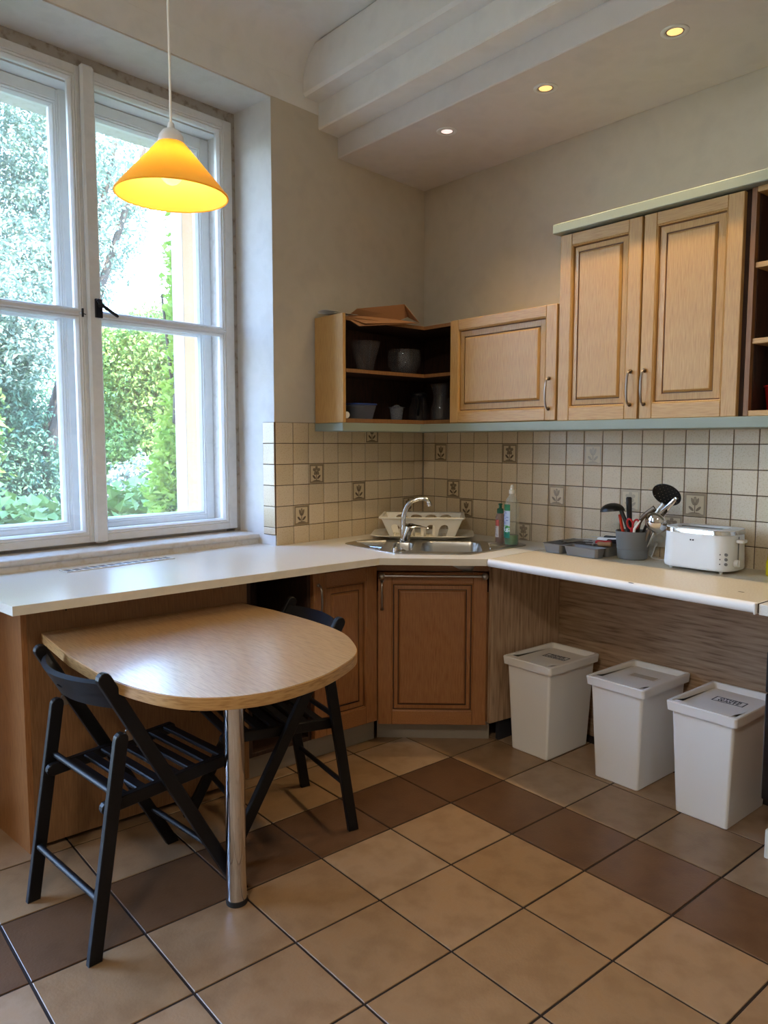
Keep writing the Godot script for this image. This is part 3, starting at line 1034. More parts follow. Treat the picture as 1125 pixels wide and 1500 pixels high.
func worktops() -> void:
	var H := 0.88
	var poly := PackedVector2Array()
	for p in [PA(2.488, 0, -0.138), V(0.777, 0, 2.41), V(0.752, 0, 1.42), V(0.743, 0, 0.947), V(1.055, 0, 0.617), V(1.003, 0, 0.002), PA(0.012, 0, 0.002), PA(1.0855, 0, 0.002), PA(1.0855, 0, -0.138)]:
		poly.append(Vector2(p.x, p.z))
	# the corner basin is let into it
	var t := thing("worktop", "pale cream laminate worktop under the window, running round the sink corner", "worktop", V(0.5, 0.85, 1.2))
	var c := CSGCombiner3D.new()
	c.free()
	var hole := PackedVector2Array()
	for p in [Vector2(0.315, 0.775), Vector2(0.712, 0.812), Vector2(0.914, 0.588), Vector2(0.878, 0.165), Vector2(0.79, 0.13), Vector2(0.455, 0.43), Vector2(0.26, 0.635)]:
		hole.append(p)
	var g := G.new()
	var keyed := keyhole(poly, hole)
	g.prism(keyed, H - 0.03, H, FLATY)
	objw("board", g, M.laminate, t, 0.0)
	g = G.new()
	var e := [V(0.777, 0, 2.41), V(0.752, 0, 1.42), V(0.743, 0, 0.947), V(1.055, 0, 0.617)]
	for i in 3:
		var d: Vector3 = (e[i + 1] - e[i]).normalized()
		var n := Vector3(-d.z, 0, d.x)
		var q := PackedVector2Array()
		for p in [e[i], e[i + 1], e[i + 1] + n * 0.0012, e[i] + n * 0.0012]:
			q.append(Vector2(p.x, p.z))
		g.prism(q, H - 0.0295, H - 0.001, FLATY)
	objw("edge_strip", g, M.edge_cream, t, 0.0)
	# air grille
	var gr := thing("air_grille", "long narrow white air grille let into the worktop below the window", "grille", V(0.205, H, 1.86))
	var u := Vector3(0.2425 - 0.1705, 0, 2.0945 - 1.629).normalized()
	var a := V(0.208, 0, 2.100)
	var b := V(0.277, 0, 2.089)
	var w := (b - a).normalized()
	var bas := Basis(-u, Vector3.UP, w)
	var org := V(0.2425, H, 2.0945)
	g = G.new()
	g.xf = Transform3D(Basis(-u, Vector3.UP, -u.cross(Vector3.UP)), org)
	for q in [[0.0, -0.035, 0.47, -0.029], [0.0, 0.029, 0.47, 0.035], [0.0, -0.035, 0.006, 0.035], [0.464, -0.035, 0.47, 0.035]]:
		g.box2(V(q[0], 0.0003, q[1]), V(q[2], 0.004, q[3]), 0.001)
	for i in 12:
		g.box2(V(0.036 + i * 0.036, 0.0003, -0.03), V(0.041 + i * 0.036, 0.003, 0.03), 0.0005)
	objw("frame", g, M.white_plastic, gr, 0.0)
	g = G.new()
	g.xf = Transform3D(Basis(-u, Vector3.UP, -u.cross(Vector3.UP)), org)
	g.box2(V(0.004, 0.0001, -0.031), V(0.466, 0.0006, 0.031))
	objw("opening", g, M.grey_plastic, gr, 0.0)
	# worktop over the bins
	t = thing("worktop", "greyish cream laminate worktop over the bins, warm spot light put into its colour, with a chipped white rolled front edge", "worktop", V(1.6, 0.85, 0.3))
	g = G.new()
	poly = PackedVector2Array([Vector2(1.008, 0.002), Vector2(1.060, 0.606), Vector2(2.194, 0.636), Vector2(2.194, 0.002)])
	g.prism(poly, H - 0.032, H, FLATY)
	objw("board", g, M.laminate_warm_lit, t, 0.0)
	g = G.new()
	var rings := []
	for q in [[V(1.0605, 0, 0.600), 0.0], [V(2.194, 0, 0.630), 0.0]]:
		var r := []
		for k in 9:
			var an := -PI / 2 + PI * k / 8
			r.append(q[0] + V(0, H - 0.016 + 0.0168 * sin(an), 0.006 + 0.012 * cos(an)))
		r.append(q[0] + V(0, H + 0.0005, 0.0))
		r.append(q[0] + V(0, H - 0.033, 0.0))
		rings.append(r)
	g.loft(rings)
	for q in [[V(1.056, 0, 0.55)], [V(2.19, 0, 0.60)]]:
		g.box2(q[0] + V(-0.001, H - 0.033, -0.05), q[0] + V(0.005, H + 0.0005, 0.06), 0.0015)
	objw("edge_strip", g, M.edge_white, t, 40.0)
	g = G.new()
	for q in [V(1.75, 0, 0.6305), V(2.078, 0, 0.50)]:
		g = G.new()
		g.ball(q + V(0, H - 0.001 if q.z > 0.6 else H, 0), V(0.012, 0.0012, 0.002), 8, 4)
		objw("chip", g, M.seam, t)
	t = thing("worktop", "short grey worktop end beyond the dark joint at the right edge", "worktop", V(2.5, 0.85, 0.3))
	g = G.new()
	g.box2(V(2.20, H - 0.034, 0.002), V(2.8, H, 0.648), 0.002)
	objw("board", g, M.laminate, t, 0.0)
	g = G.new()
	g.box2(V(2.1945, H - 0.03, 0.002), V(2.1998, H - 0.0005, 0.642))
	objw("joint", g, M.seam, t, 0.0)

# an outline with a hole, joined by a cut, so that it triangulates as one polygon
func keyhole(outer: PackedVector2Array, hole: PackedVector2Array) -> PackedVector2Array:
	if Geometry2D.is_polygon_clockwise(outer) == Geometry2D.is_polygon_clockwise(hole):
		hole.reverse()
	var bi := 0
	var bj := 0
	var best := 1e9
	for i in outer.size():
		for j in hole.size():
			var d := outer[i].distance_to(hole[j])
			if d < best:
				best = d; bi = i; bj = j
	var r := PackedVector2Array()
	for i in bi + 1:
		r.append(outer[i])
	for j in hole.size() + 1:
		r.append(hole[(bj + j) % hole.size()])
	for i in range(bi, outer.size()):
		r.append(outer[i])
	return r

func wall_units() -> void:
	# open corner shelf: an L in plan
	var t := thing("corner_shelf", "open oak corner wall shelf with inside coloured dark for shade, holding glass bowls and jugs", "shelf", V(0.2, 1.465, 0.3))
	var g := G.new()
	g.box2(V(0.108, 1.465, 0.813), V(0.335, 1.972, 0.830), 0.001)
	objw("side_panel", g, M.oak_v, t, 0.0)
	g = G.new()
	g.box2(V(0.525, 1.465, 0.004), V(0.541, 1.958, 0.31), 0.001)
	objw("side_panel", g, M.oak_v, t, 0.0)
	var el := PackedVector2Array([Vector2(0.103, 0.812), Vector2(0.333, 0.812), Vector2(0.333, 0.308), Vector2(0.524, 0.308), Vector2(0.524, 0.012), Vector2(0.014, 0.012)])
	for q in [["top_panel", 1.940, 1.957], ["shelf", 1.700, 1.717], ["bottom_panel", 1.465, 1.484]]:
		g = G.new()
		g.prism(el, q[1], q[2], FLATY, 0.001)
		var o := objw(q[0], g, M.shadowed_wood, t, 0.0)
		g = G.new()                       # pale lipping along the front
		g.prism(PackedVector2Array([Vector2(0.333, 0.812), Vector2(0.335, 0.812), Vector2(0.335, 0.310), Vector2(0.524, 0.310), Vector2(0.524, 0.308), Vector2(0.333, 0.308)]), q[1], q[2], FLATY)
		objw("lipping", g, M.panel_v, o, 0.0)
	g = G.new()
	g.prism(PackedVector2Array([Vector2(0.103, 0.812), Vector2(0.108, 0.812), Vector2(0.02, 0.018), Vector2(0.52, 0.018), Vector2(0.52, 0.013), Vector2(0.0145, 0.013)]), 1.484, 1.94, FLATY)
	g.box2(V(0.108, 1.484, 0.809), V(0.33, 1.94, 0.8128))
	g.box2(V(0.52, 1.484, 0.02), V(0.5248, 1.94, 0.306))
	objw("inner_panel", g, M.shadowed_wood, t, 0.0)  # dark lining carries the shade of the open corner shelf
	# low cabinet
	t = thing("wall_cabinet", "low oak wall cabinet with one wide panelled door beside the open corner shelf", "cabinet", V(0.86, 1.465, 0.15))
	g = G.new()
	g.box2(V(0.543, 1.465, 0.004), V(1.184, 1.957, 0.31), 0.001)
	objw("body", g, M.oak_v, t, 0.0)
	door(t, frame_at(V(0.545, 1.467, 0.312), Vector3(0, 0, 1)), 0.634, 0.490, [0.052, 0.056, 0.052, 0.047], 0.036, M.oak_v, M.oak_h, 0.601, 0.114, M.bronze, M.glaze)
	# tall cabinet
	t = thing("wall_cabinet", "tall oak wall cabinet with two panelled doors and a green cornice", "cabinet", V(1.58, 1.465, 0.15))
	g = G.new()
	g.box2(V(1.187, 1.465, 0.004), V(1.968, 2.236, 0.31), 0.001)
	objw("body", g, M.shadowed_wood, t, 0.0)  # body coloured dark for the shade in the gap beside the door
	door(t, frame_at(V(1.190, 1.464, 0.312), Vector3(0, 0, 1)), 0.378, 0.766, [0.056, 0.056, 0.055, 0.048], 0.03, M.oak_v, M.oak_h, 0.348, 0.12, M.bronze, M.glaze)
	door(t, frame_at(V(1.577, 1.464, 0.312), Vector3(0, 0, 1)), 0.378, 0.766, [0.052, 0.056, 0.057, 0.046], 0.036, M.oak_v, M.oak_h, 0.022, 0.12, M.bronze, M.glaze)
	g = G.new()
	g.box2(V(1.168, 2.236, 0.004), V(2.62, 2.275, 0.362), 0.003)
	objw("cornice", g, M.sage, t, 0.0)
	# open shelf at the edge of the picture
	t = thing("wall_shelf", "tall open wall shelf beside the two-door cabinet, red bowl on its bottom board", "shelf", V(2.3, 1.465, 0.15))
	g = G.new()
	g.box2(V(1.974, 1.465, 0.004), V(1.992, 2.236, 0.322), 0.001)
	objw("side_panel", g, M.panel_v, t, 0.0)
	g = G.new()
	g.box2(V(2.58, 1.465, 0.004), V(2.6, 2.236, 0.322), 0.001)
	objw("side_panel", g, M.brown_v, t, 0.0)
	for q in [["top_panel", 2.218, 2.236, 0.322], ["shelf", 1.968, 1.986, 0.315], ["shelf", 1.712, 1.730, 0.315], ["bottom_panel", 1.465, 1.483, 0.322]]:
		g = G.new()
		g.box2(V(1.993, q[1], 0.006), V(2.579, q[2], q[3]), 0.001)
		objw(q[0], g, M.oak_h, t, 0.0)
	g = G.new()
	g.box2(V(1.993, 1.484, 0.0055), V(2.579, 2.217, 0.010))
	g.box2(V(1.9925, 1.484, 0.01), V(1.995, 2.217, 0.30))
	objw("inner_panel", g, M.shadowed_wood, t, 0.0)  # inside of the open shelf darkened by colour to read as shaded
	# green pelmet under all of them
	g = G.new()
	g.prism(PackedVector2Array([Vector2(0.108, 0.832), Vector2(0.337, 0.832), Vector2(0.337, 0.335), Vector2(2.62, 0.335), Vector2(2.62, 0.004), Vector2(0.012, 0.004)]), 1.4245, 1.4635, FLATY, 0.002)
	var o := objw("pelmet", g, M.sage, self, 0.0)
	tag(o, "long sage-green pelmet board under the wall cabinets, above the tiles", "pelmet")

# ---------------------------------------------------------------- table, chairs, bins
func table() -> void:
	var t := thing("table", "wood-laminate table with rounded end and one chrome leg, fixed to the counter base", "table", V(1.1, 0, 1.92))
	var H := 0.745
	var pts := []
	for p in [[0.602, 2.283], [0.935, 2.302], [1.20, 2.292], [1.35, 2.267], [1.483, 2.214], [1.562, 2.128], [1.598, 2.013], [1.579, 1.852], [1.515, 1.711], [1.450, 1.624], [1.348, 1.560], [1.222, 1.513], [1.045, 1.498], [0.80, 1.51], [0.602, 1.543]]:
		pts.append(V(p[0], 0, p[1]))
	var sp := spline(pts.slice(1, 14), 5)
	var poly := PackedVector2Array([Vector2(0.602, 2.283)])
	for p in sp:
		poly.append(Vector2(p.x, p.z))
	poly.append(Vector2(0.602, 1.54))
	var g := G.new()
	g.prism(poly, H - 0.034, H - 0.0012, FLATY, 0.0018)
	objw("table_edge", g, M.table_edge, t, 20.0)
	g = G.new()
	var inner := Geometry2D.offset_polygon(poly, -0.0016)[0]
	g.prism(inner, H - 0.003, H, FLATY)
	objw("tabletop", g, M.table_oak, t, 0.0)
	g = G.new()
	var c := V(1.278, 0, 1.948)
	g.lathe([Vector2(0, 0.012), Vector2(0.030, 0.012), Vector2(0.030, H - 0.04), Vector2(0.055, H - 0.038), Vector2(0.055, H - 0.034), Vector2(0, H - 0.034)], 40, Transform3D(Basis.IDENTITY, c))
	var lg := objw("leg", g, M.chrome, t)
	g = G.new()
	g.lathe([Vector2(0, 0), Vector2(0.031, 0), Vector2(0.032, 0.004), Vector2(0.032, 0.014), Vector2(0.030, 0.017), Vector2(0, 0.017)], 32, Transform3D(Basis.IDENTITY, c))
	objw("foot", g, M.rubber, lg)

# outline of a bar in the side view, round at its ends where asked
func bar_poly(a: Vector2, b: Vector2, w: float, ra: bool, rb: bool) -> PackedVector2Array:
	var d := (b - a).normalized()
	var n := Vector2(-d.y, d.x) * w / 2
	var p := PackedVector2Array()
	if ra:
		for i in 7:
			var k := PI * i / 6
			p.append(a + n * cos(k) - d * (w / 2) * sin(k))
	else:
		p.append(a + n); p.append(a - n)
	if rb:
		for i in 7:
			var k := PI * i / 6
			p.append(b - n * cos(k) + d * (w / 2) * sin(k))
	else:
		p.append(b - n); p.append(b + n)
	return p

func make_chair(label: String, at: Vector3, turn: float) -> Node3D:
	var t := thing("folding_chair", label, "chair", at, turn, "folding chairs at the table")
	# side view: (u, y), u forward from the rear feet; u is -z, the third axis is x
	var side := Transform3D(Basis(Vector3(0, 0, -1), Vector3.UP, Vector3(1, 0, 0)), Vector3.ZERO)
	var seat_y := 0.405
	for s in [-1.0, 1.0]:
		var g := G.new()
		var x: float = s * 0.2
		var p := bar_poly(Vector2(-0.004, -0.03), Vector2(0.094, 0.585), 0.037, false, true)
		var cut := Geometry2D.intersect_polygons(p, PackedVector2Array([Vector2(-0.2, 0), Vector2(0.6, 0), Vector2(0.6, 1), Vector2(-0.2, 1)]))[0]
		g.prism(cut, x - 0.0105, x + 0.0105, side, 0.0025)
		var lg := obj("rear_leg", g, M.black_wood, t, 25.0)
		g = G.new()
		g.box2(V(x - 0.004, 0.575, -0.128), V(x + 0.004, 0.606, -0.108), 0.001)
		obj("hinge", g, M.nickel, lg)
		g = G.new()
		x = s * 0.2
		p = bar_poly(Vector2(0.487, -0.03), Vector2(0.052, 0.757), 0.037, false, true)
		cut = Geometry2D.intersect_polygons(p, PackedVector2Array([Vector2(-0.2, 0), Vector2(0.6, 0), Vector2(0.6, 1), Vector2(-0.2, 1)]))[0]
		g.prism(cut, x - 0.0115, x + 0.0115, side, 0.0025)
		obj("front_leg", g, M.black_wood, t, 25.0)
		g = G.new()
		x = s * 0.173
		p = bar_poly(Vector2(0.062, seat_y - 0.008), Vector2(0.455, seat_y + 0.012), 0.036, true, true)
		g.prism(p, x - 0.0105, x + 0.0105, side, 0.0025)
		obj("seat_rail", g, M.black_wood, t, 25.0)
	for i in 7:
		var g := G.new()
		var u := 0.115 + i * 0.054
		var yy := seat_y + 0.012 + (u - 0.25) * 0.05
		g.box(V(0, yy, -u), V(0.326, 0.012, 0.032), 0.003)
		obj("slat", g, M.black_wood, t, 0.0)
	for q in [[0.078, 0.435, 0.190, 0.0095], [0.022, 0.165, 0.190, 0.0095], [0.395, 0.15, 0.190, 0.0095]]:
		var g := G.new()
		g.tube([V(-q[2], q[1], -q[0]), V(q[2], q[1], -q[0])], q[3], 12)
		obj("stretcher", g, M.black_wood, t)
	# backrest: a board that bows backwards, with an oval hole
	var g := G.new()
	var n := 28
	var W := 0.19
	var d := (Vector2(0.052, 0.757) - Vector2(0.487, 0.0)).normalized()
	var hw := 0.021
	for i in n:
		var q := []
		for k in 2:
			var x := -W + 2 * W * (i + k) / n
			var back := 0.055 * (1.0 - pow(x / W, 2.0))
			var hh := 0.0
			if absf(x) < hw:
				hh = 0.0105 * sqrt(1.0 - pow(x / hw, 2.0))
			q.append([x, back, hh])
		for span in [[-0.048, 0.0, -1], [0.0, 0.048, 1]]:
			var c := []
			for k in 2:
				var lo: float = span[0] if span[2] < 0 else q[k][2]
				var hi: float = -q[k][2] if span[2] < 0 else span[1]
				for v in [lo, hi]:
					for th in [-0.0075, 0.0075]:
						var m: Vector2 = Vector2(0.085, 0.702) + d * (v + (0.008 if span[2] < 0 else 0.0)) + Vector2(d.y, -d.x) * th
						c.append(V(q[k][0], m.y, -(m.x - q[k][1])))
			# c: [x0 lo back, x0 lo front, x0 hi back, x0 hi front, x1 ...]
			g.face([c[1], c[5], c[7], c[3]], V(0, 0, -1))
			g.face([c[0], c[4], c[6], c[2]], V(0, 0, 1))
			g.face([c[2], c[6], c[7], c[3]], V(0, 1, 0))
			g.face([c[0], c[4], c[5], c[1]], V(0, -1, 0))
	obj("backrest", g, M.black_wood, t, 30.0)
	return t

func chairs() -> void:
	make_chair("black folding chair with slatted seat on the near side of the table", V(1.075, 0, 2.392), 0.105)
	make_chair("black folding chair pushed under the table from the cabinet side", V(0.964, 0, 1.385), PI - 0.16)

func bins() -> void:
	var defs := [[1.143, 0.275, "cream lidded waste bin labelled for paper, nearest the corner cabinet", "waste_bin", ["PAPER", "CARDBOARD"]], [1.554, 0.235, "cream lidded waste bin with a faded label, middle of the three", "waste_bin", []], [1.924, 0.262, "cream lidded waste bin labelled for other waste, beside the black appliance", "waste_bin", ["OTHER", "WASTE"]]]
	for q in defs:
		var t := thing(q[3], q[2], "bin", V(q[0], 0, q[1]), 0.0, "waste bins under the worktop")
		var g := G.new()
		var rr := []
		for l in [[0.0, 0.094, 0.143, 0.008], [0.004, 0.098, 0.147, 0.010], [0.39, 0.117, 0.163, 0.012], [0.40, 0.117, 0.163, 0.012]]:
			rr.append(ring3(rrect(-l[1], -l[2], l[1], l[2], l[3]), l[0]))
		g.loft(rr)
		obj("body", g, M.bin_plastic, t)
		g = G.new()
		rr = []
		for l in [[0.390, 0.127, 0.173, 0.012], [0.389, 0.130, 0.176, 0.012], [0.421, 0.1325, 0.180, 0.012], [0.4245, 0.130, 0.1775, 0.012], [0.4245, 0.119, 0.1665, 0.010], [0.4225, 0.117, 0.1645, 0.010], [0.405, 0.106, 0.152, 0.008]]:
			rr.append(ring3(rrect(-l[1], -l[2], l[1], l[2], l[3]), l[0]))
		g.loft(rr, true, false, true)
		var lid := obj("lid", g, M.bin_plastic, t)
		g = G.new()                            # flap in the lid; its tongue comes over the front rim
		var fp := [Vector2(-0.125, 0.409), Vector2(0.125, 0.410), Vector2(0.145, 0.4255), Vector2(0.1785, 0.4262), Vector2(0.1785, 0.4242), Vector2(0.1665, 0.4235), Vector2(0.152, 0.4052), Vector2(-0.125, 0.4052)]
		var fr := []
		for x in [-0.1065, 0.1065]:
			var r := []
			for p in fp:
				r.append(V(x, p.y, p.x))
			fr.append(r)
		g.loft(fr)
		obj("flap", g, M.bin_plastic, lid, 0.0)
		g = G.new()
		var lt := Transform3D(Basis(Vector3.UP, 0.03), V(0.012, 0.4102, -0.02))
		g.box(V(0, 0.0002, 0), V(0.118, 0.0004, 0.056), 0.0, lt)
		obj("paper_label", g, M.faded if q[4].size() == 0 else M.paper_white, lid, 0.0)
		g = G.new()
		for s in [-1.0, 1.0]:
			g.box(V(0, 0.0006, s * 0.0250), V(0.116, 0.0004, 0.004), 0.0, lt)
			g.box(V(s * 0.056, 0.0006, 0), V(0.004, 0.0004, 0.050), 0.0, lt)
		obj("label_border", g, M.ink if q[4].size() else M.bin_plastic, lid, 0.0)
		for i in q[4].size():
			text(q[4][i], 0.019, M.ink, lid, lt * Transform3D(Basis(Vector3.RIGHT, -PI / 2), V(0, 0.0006, -0.0115 + i * 0.0215)), 0.100)

func text(s: String, size: float, m: Material, parent: Node3D, t: Transform3D, most := 1.0) -> void:
	var tm := TextMesh.new()
	var f := SystemFont.new()
	f.font_names = PackedStringArray(["Droid Sans"])
	f.font_weight = 700
	tm.font = f
	tm.font_size = 32
	tm.pixel_size = size / 24.0
	tm.depth = 0.0004
	tm.text = s
	var w := tm.get_aabb().size.x
	var o := put("lettering", tm, m, parent)
	var k := most / w if w > most else 1.0
	o.transform = t * Transform3D(Basis.from_scale(V(k, 1, 1)), Vector3.ZERO)

# ---------------------------------------------------------------- round the sink
func sink_frame(y: float) -> Transform3D:      # x along the corner cabinet's front, z from the corner into the room
	var k := sqrt(0.5)
	return Transform3D(Basis(V(k, 0, -k), Vector3.UP, V(k, 0, k)), V(0, y, 0))

func sink_things() -> void:
	var H := 0.88
	var t := thing("sink", "stainless steel corner sink with small and large basin and ribbed draining wings", "sink")
	t.transform = sink_frame(H)
	var rim := PackedVector2Array()
	var raw := [Vector2(-0.361, 0.760), Vector2(-0.08, 1.088), Vector2(0.238, 1.082), Vector2(0.528, 0.743), Vector2(0.48, 0.634), Vector2(0.12, 0.606), Vector2(-0.27, 0.606)]
	for i in raw.size():
		var p: Vector2 = raw[i]
		var a: Vector2 = raw[(i + raw.size() - 1) % raw.size()]
		var b: Vector2 = raw[(i + 1) % raw.size()]
		for k in 4:
			var s := k / 3.0
			var u := p + (a - p).normalized() * 0.035
			var v := p + (b - p).normalized() * 0.035
			rim.append(u.lerp(p, s).lerp(p.lerp(v, s), s))
	var big := rrect(0.022, 0.665, 0.302, 1.012, 0.05, 5)
	var small := rrect(-0.115, 0.712, -0.016, 0.99, 0.03, 5)
	var g := G.new()
	g.prism(keyhole(keyhole(rim, big), small), 0.0005, 0.004, FLATY)
	objw_local("rim", g, M.steel, t, 0.0)
	for q in [[big, 0.15, 0.03, "large_basin"], [small, 0.085, 0.02, "small_basin"]]:
		g = G.new()
		var rr := []
		for l in [[0.0, 0.004], [0.003, 0.001], [0.006, -0.02], [q[2] * 0.6, -q[1] + 0.03], [q[2] * 1.0, -q[1] + 0.01], [q[2] * 1.8, -q[1]]]:
			var pp: PackedVector2Array = q[0]
			var c := Vector2.ZERO
			for p in pp:
				c += p / pp.size()
			var r := []
			for p in pp:
				var dd: Vector2 = p - c
				var hx := absf(pp[0].x - c.x)
				var hz := absf(pp[5].y - c.y)
				r.append(V(c.x + dd.x * (1.0 - l[0] / maxf(hx, 0.04)), l[1], c.y + dd.y * (1.0 - l[0] / maxf(hz, 0.04))))
			rr.append(r)
		g.loft(rr, true, false, true, true)
		var o := obj(q[3], g, M.steel, t, 40.0)
		var c := Vector2((q[0][0].x + q[0][6].x) / 2, (q[0][0].y + q[0][12].y) / 2)
		g = G.new()
		g.lathe([Vector2(0, 0.004), Vector2(0.02, 0.003), Vector2(0.03, 0.005), Vector2(0.034, 0.001)], 24, Transform3D(Basis.IDENTITY, V(c.x, -q[1], c.y)))
		obj("drain", g, M.chrome, o)
	g = G.new()                                   # ribs of the two draining wings
	for i in 14:
		var s := (i / 2) / 6.0
		g = G.new()
		if i % 2:
			g.tube([V(-0.30 + s * 0.10, 0.0042, 0.70 + s * 0.21), V(-0.16, 0.0042, 0.66 + s * 0.30)], 0.003, 6)
		else:
			g.tube([V(0.34, 0.0042, 0.68 + s * 0.26), V(0.49 - s * 0.10, 0.0042, 0.68 + s * 0.18)], 0.003, 6)
		obj("rib", g, M.steel, t)
	# plug on its seat at the front of the small basin
	t = thing("sink_plug", "small chrome sink plug lying at the front of the small basin", "plug")
	t.transform = sink_frame(H + 0.0035)
	g = G.new()
	g.lathe([Vector2(0, 0), Vector2(0.018, 0), Vector2(0.02, 0.006), Vector2(0.012, 0.009), Vector2(0.005, 0.010), Vector2(0.005, 0.018), Vector2(0, 0.019)], 20, Transform3D(Basis.IDENTITY, V(-0.06, 0, 1.015)))
	g.lathe([Vector2(0, 0), Vector2(0.011, 0), Vector2(0.011, 0.018), Vector2(0.008, 0.021), Vector2(0, 0.021)], 16, Transform3D(Basis.IDENTITY, V(-0.088, 0, 1.03)))
	obj("stopper", g, M.chrome, t)
	# tap
	t = thing("tap", "chrome swan-neck mixer tap in front of the white dish rack", "tap", V(0.436, H + 0.004, 0.533))
	g = G.new()
	g.lathe([Vector2(0, 0), Vector2(0.027, 0), Vector2(0.027, 0.006), Vector2(0.022, 0.010), Vector2(0.020, 0.05), Vector2(0.017, 0.075), Vector2(0.013, 0.09)], 28)
	obj("base", g, M.chrome, t)
	g = G.new()
	var sp := spline([V(0, 0.06, 0), V(-0.003, 0.12, 0.003), V(0.015, 0.186, -0.013), V(0.05, 0.212, -0.05), V(0.08, 0.208, -0.078), V(0.091, 0.178, -0.088)], 8)
	var rr := []
	for i in sp.size():
		rr.append(lerpf(0.0135, 0.0105, minf(1.0, i / 24.0)) + (0.002 if i > sp.size() - 6 else 0.0))
	g.tube(sp, rr, 16)
	obj("spout", g, M.chrome, t)
	g = G.new()
	g.tube([V(0.012, 0.012, 0.005), V(0.028, 0.075, -0.008)], [0.019, 0.021], 18)
	g.loft([[V(0.006, 0.088, 0.004), V(0.024, 0.092, -0.026), V(0.046, 0.078, -0.022), V(0.03, 0.074, 0.01)], [V(0.05, 0.082, -0.026), V(0.054, 0.084, -0.044), V(0.062, 0.076, -0.046), V(0.06, 0.074, -0.03)], [V(0.09, 0.072, -0.068), V(0.094, 0.072, -0.076), V(0.096, 0.069, -0.076), V(0.094, 0.068, -0.07)]])
	obj("lever", g, M.chrome, t, 50.0)
	# dish rack on its drip tray
	t = thing("drip_tray", "cream plastic drip tray under the dish rack behind the tap", "tray")
	t.transform = sink_frame(H)
	g = G.new()
	var steps := [[0.0, 0.17, 0.11], [0.002, 0.18, 0.12], [0.018, 0.225, 0.145], [0.020, 0.262, 0.172], [0.022, 0.264, 0.174], [0.0225, 0.262, 0.172], [0.0205, 0.225, 0.143], [0.005, 0.178, 0.118]]
	var rg := []
	for l in steps:
		var r := []
		for p in rrect(-l[1], -l[2], l[1], l[2], 0.07, 6):
			r.append(V(0.015 + p.x, l[0] + 0.0005, 0.452 + p.y))
		rg.append(r)
	g.loft(rg, true, true, true)
	obj("dish", g, M.cream_plastic, t)
	t = thing("dish_rack", "cream plastic dish rack with arched slots, standing on its tray in the corner", "rack")
	t.transform = sink_frame(H + 0.0065)
	var C := Vector3(0.015, 0, 0.455)
	var hb := Vector2(0.165, 0.10)
	var ht := Vector2(0.205, 0.155)
	var top := 0.108
	for s in [-1.0, 1.0]:
		g = G.new()
		slotted(g, C + V(-hb.x, 0.004, s * hb.y), C + V(hb.x, 0.004, s * hb.y), C + V(-ht.x, top, s * ht.y), C + V(ht.x, top, s * ht.y), [0.14, 0.30, 0.46, 0.62, 0.80] if s > 0 else [0.2, 0.4, 0.6, 0.8], 0.052 if s > 0 else 0.075, 0.02, 0.90 if s < 0 else 0.66, V(0, 0, -0.003 * s))
		obj("side_wall", g, M.cream_plastic, t, 30.0)
		g = G.new()
		slotted(g, C + V(s * hb.x, 0.004, -hb.y), C + V(s * hb.x, 0.004, hb.y), C + V(s * ht.x, top, -ht.y), C + V(s * ht.x, top, ht.y), [0.5], 0.08, 0.5, 0.8, V(-0.003 * s, 0, 0))
		obj("end_wall", g, M.cream_plastic, t, 30.0)
	g = G.new()
	rg = []
	for l in [[0.10, 0.0], [0.104, 0.010], [0.110, 0.012], [0.1115, 0.010], [0.1115, -0.002]]:
		var r := []
		for p in rrect(-ht.x - l[1], -ht.y - l[1], ht.x + l[1], ht.y + l[1], 0.014, 3):
			r.append(C + V(p.x, l[0], p.y))
		rg.append(r)
	g.loft(rg, true, false, false)
	obj("rim", g, M.cream_plastic, t)
	g = G.new()
	for i in 9:
		g.box(C + V(-0.148 + i * 0.037, 0.004, 0), V(0.012, 0.004, 2 * hb.y), 0.001)
	for i in 3:
		g.box(C + V(0, 0.0035, -0.07 + i * 0.07), V(2 * hb.x, 0.004, 0.01), 0.001)
	obj("grid", g, M.cream_plastic, t, 0.0)
	for i in 3:
		for s in [-1.0, 1.0]:
			g = G.new()
			g.box(C + V(-0.06 + i * 0.06, 0.032, s * 0.055), V(0.018, 0.055, 0.01), 0.004)
			obj("divider", g, M.cream_plastic, t, 0.0)
	t = thing("drinking_glass", "clear drinking glass standing in the end of the dish rack", "glass")
	t.transform = sink_frame(H + 0.013)
	t.position += t.transform.basis * V(0.135, 0, 0.465)
	g = G.new()
	g.lathe([Vector2(0, 0), Vector2(0.03, 0), Vector2(0.037, 0.115), Vector2(0.035, 0.115), Vector2(0.028, 0.006), Vector2(0, 0.006)], 28)
	obj("cup", g, M.ware_glass, t)
	# bottles
	bottle("dish_soap_bottle", "large clear dish-soap bottle with a little green soap left", V(0.848, H + 0.0042, 0.215), 1.0)
	bottle("dish_soap_bottle", "small reddish dish-soap bottle with dark green cap", V(0.768, H + 0.0042, 0.205), 0.0)

func objw_local(called: String, g: G, m: Material, parent: Node3D, angle: float) -> MeshInstance3D:
	return obj(called, g, m, parent, angle)

